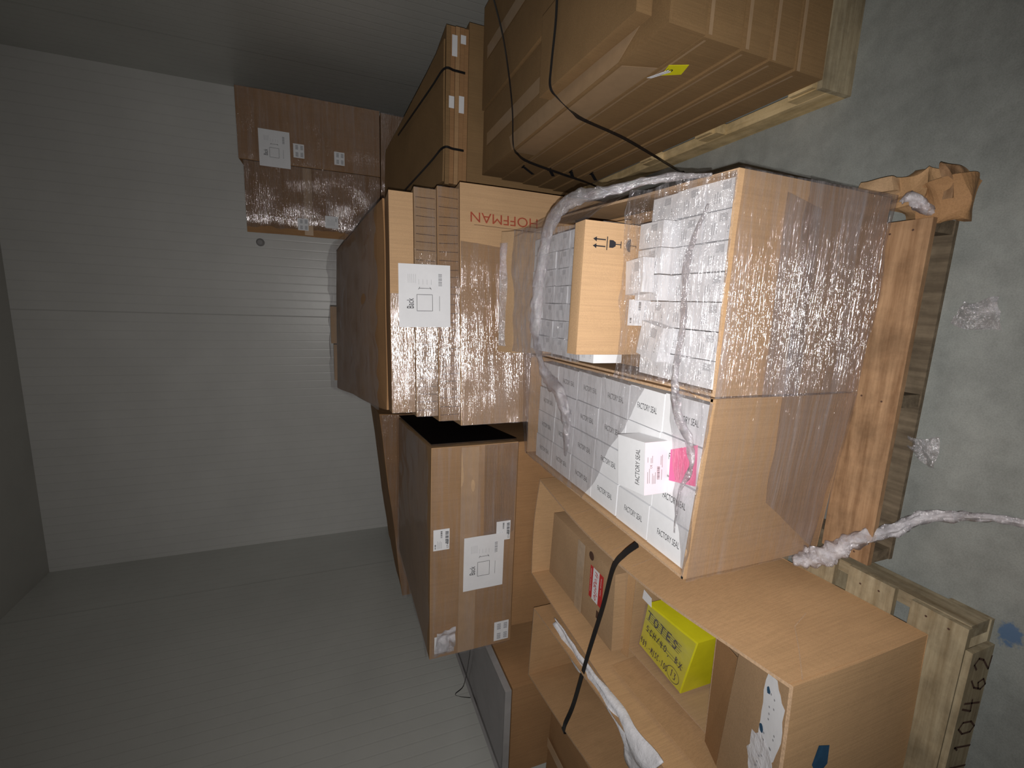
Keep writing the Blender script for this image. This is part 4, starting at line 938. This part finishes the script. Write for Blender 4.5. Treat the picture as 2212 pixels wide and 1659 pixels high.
# ------------------------------------------------------------ tall wrapped stack in the rear right corner
pallet('wooden_pallet', 'wooden pallet under the tall wrapped stack in the rear right corner', 0.56, 1.66, 4.62, 5.5, 0.125, ('wood_grey', 'wood_grey_y'))
R3 = [(0.53, 1.105, 1.32, 2.42, 'tall wrapped brown carton, left half of the rear right corner stack'), (1.112, 1.672, 1.32, 2.455, 'tall wrapped brown carton with white Back sheet, right half of the rear corner stack'), (0.535, 1.66, 0.13, 1.31, 'wrapped brown carton at the bottom of the rear right corner stack')]
rt = []
for (x0, x1, z0, z1, lb_) in R3:
    t = thing('wrapped_carton', lb_, 'carton', ((x0 + x1) / 2, 4.6, z0)); rt.append(t)
    mb = MB(); closed_carton(mb, [(x0, 4.6), (x1, 4.6), (x1, 5.5), (x0 + (.16 if x0 < .6 else 0), 5.5)], z0, z1, 0.004, 0.006, n=10); mb.build('carton_body', 'kraft3', t)
    film_panel('stretch_film', ((x0, 4.6, z0), (x1, 4.6, z0), (x1, 4.6, z1), (x0, 4.6, z1)), t, 'film_soft' if x0 > .6 else 'film_h', 60, 60, (0, -0.02, 0), 0.012, seed=int(x0 * 10),
               fn=(lambda q, u, v: q + Vector((0, 0.05 * max(0, (0.25 - u) / 0.25) ** 2, 0))) if x0 < .6 else None)
mb = MB(); mb.slab((0.54, 4.588, 1.90), (1.10, 4.588, 1.90), (1.10, 4.588, 1.97), (0.54, 4.588, 1.97), (0, -.001, 0)); mb.build('tape', 'tape', rt[0])
YY = 4.562
plab(sticker('instruction_sheet', (1.07, YY, 2.06), (0.29, 0, 0), (0, 0, 0.235), rt[1], 'sheet', curl=.004), 'white sheet with Back diagram')
sticker('small_label', (1.17, YY, 1.95), (.112, 0, 0), (0, 0, .085), rt[1], 'grid')
sticker('small_label', (1.157, YY, 1.625), (.108, 0, 0), (0, 0, .085), rt[1], 'grid')
sticker('small_label', (0.575, YY, 1.937), (.10, 0, 0), (0, 0, .085), rt[0], 'grid')
sticker('small_label', (0.615, YY, 1.69), (.103, 0, 0), (0, 0, .11), rt[0], 'plain')
plab(sticker('instruction_sheet', (1.06, YY, 1.05), (0.275, 0, 0), (0, 0, 0.225), rt[2], 'plain', curl=.004), 'white printed sheet')

# small dark round fixture on the back wall beside the tall stack
kb = thing('wall_knob', 'small dark round knob on the back wall next to the tall wrapped stack', 'knob', (0.547, 5.6, 2.453))
mb = MB(); c_ = [(0.040 * math.cos(i * math.pi / 10), 0.040 * math.sin(i * math.pi / 10)) for i in range(20)]
vs = [(0.547 + a, y, 2.453 + b) for y in (5.618, 5.60) for a, b in c_] + [(0.547 + a * .6, 5.585, 2.453 + b * .6) for a, b in c_]
fs = [(k * 20 + i, k * 20 + (i + 1) % 20, (k + 1) * 20 + (i + 1) % 20, (k + 1) * 20 + i) for k in range(2) for i in range(20)] + [tuple(range(40, 60))]
mb.add(vs, fs); mb.build('knob_body', 'panel', kb)
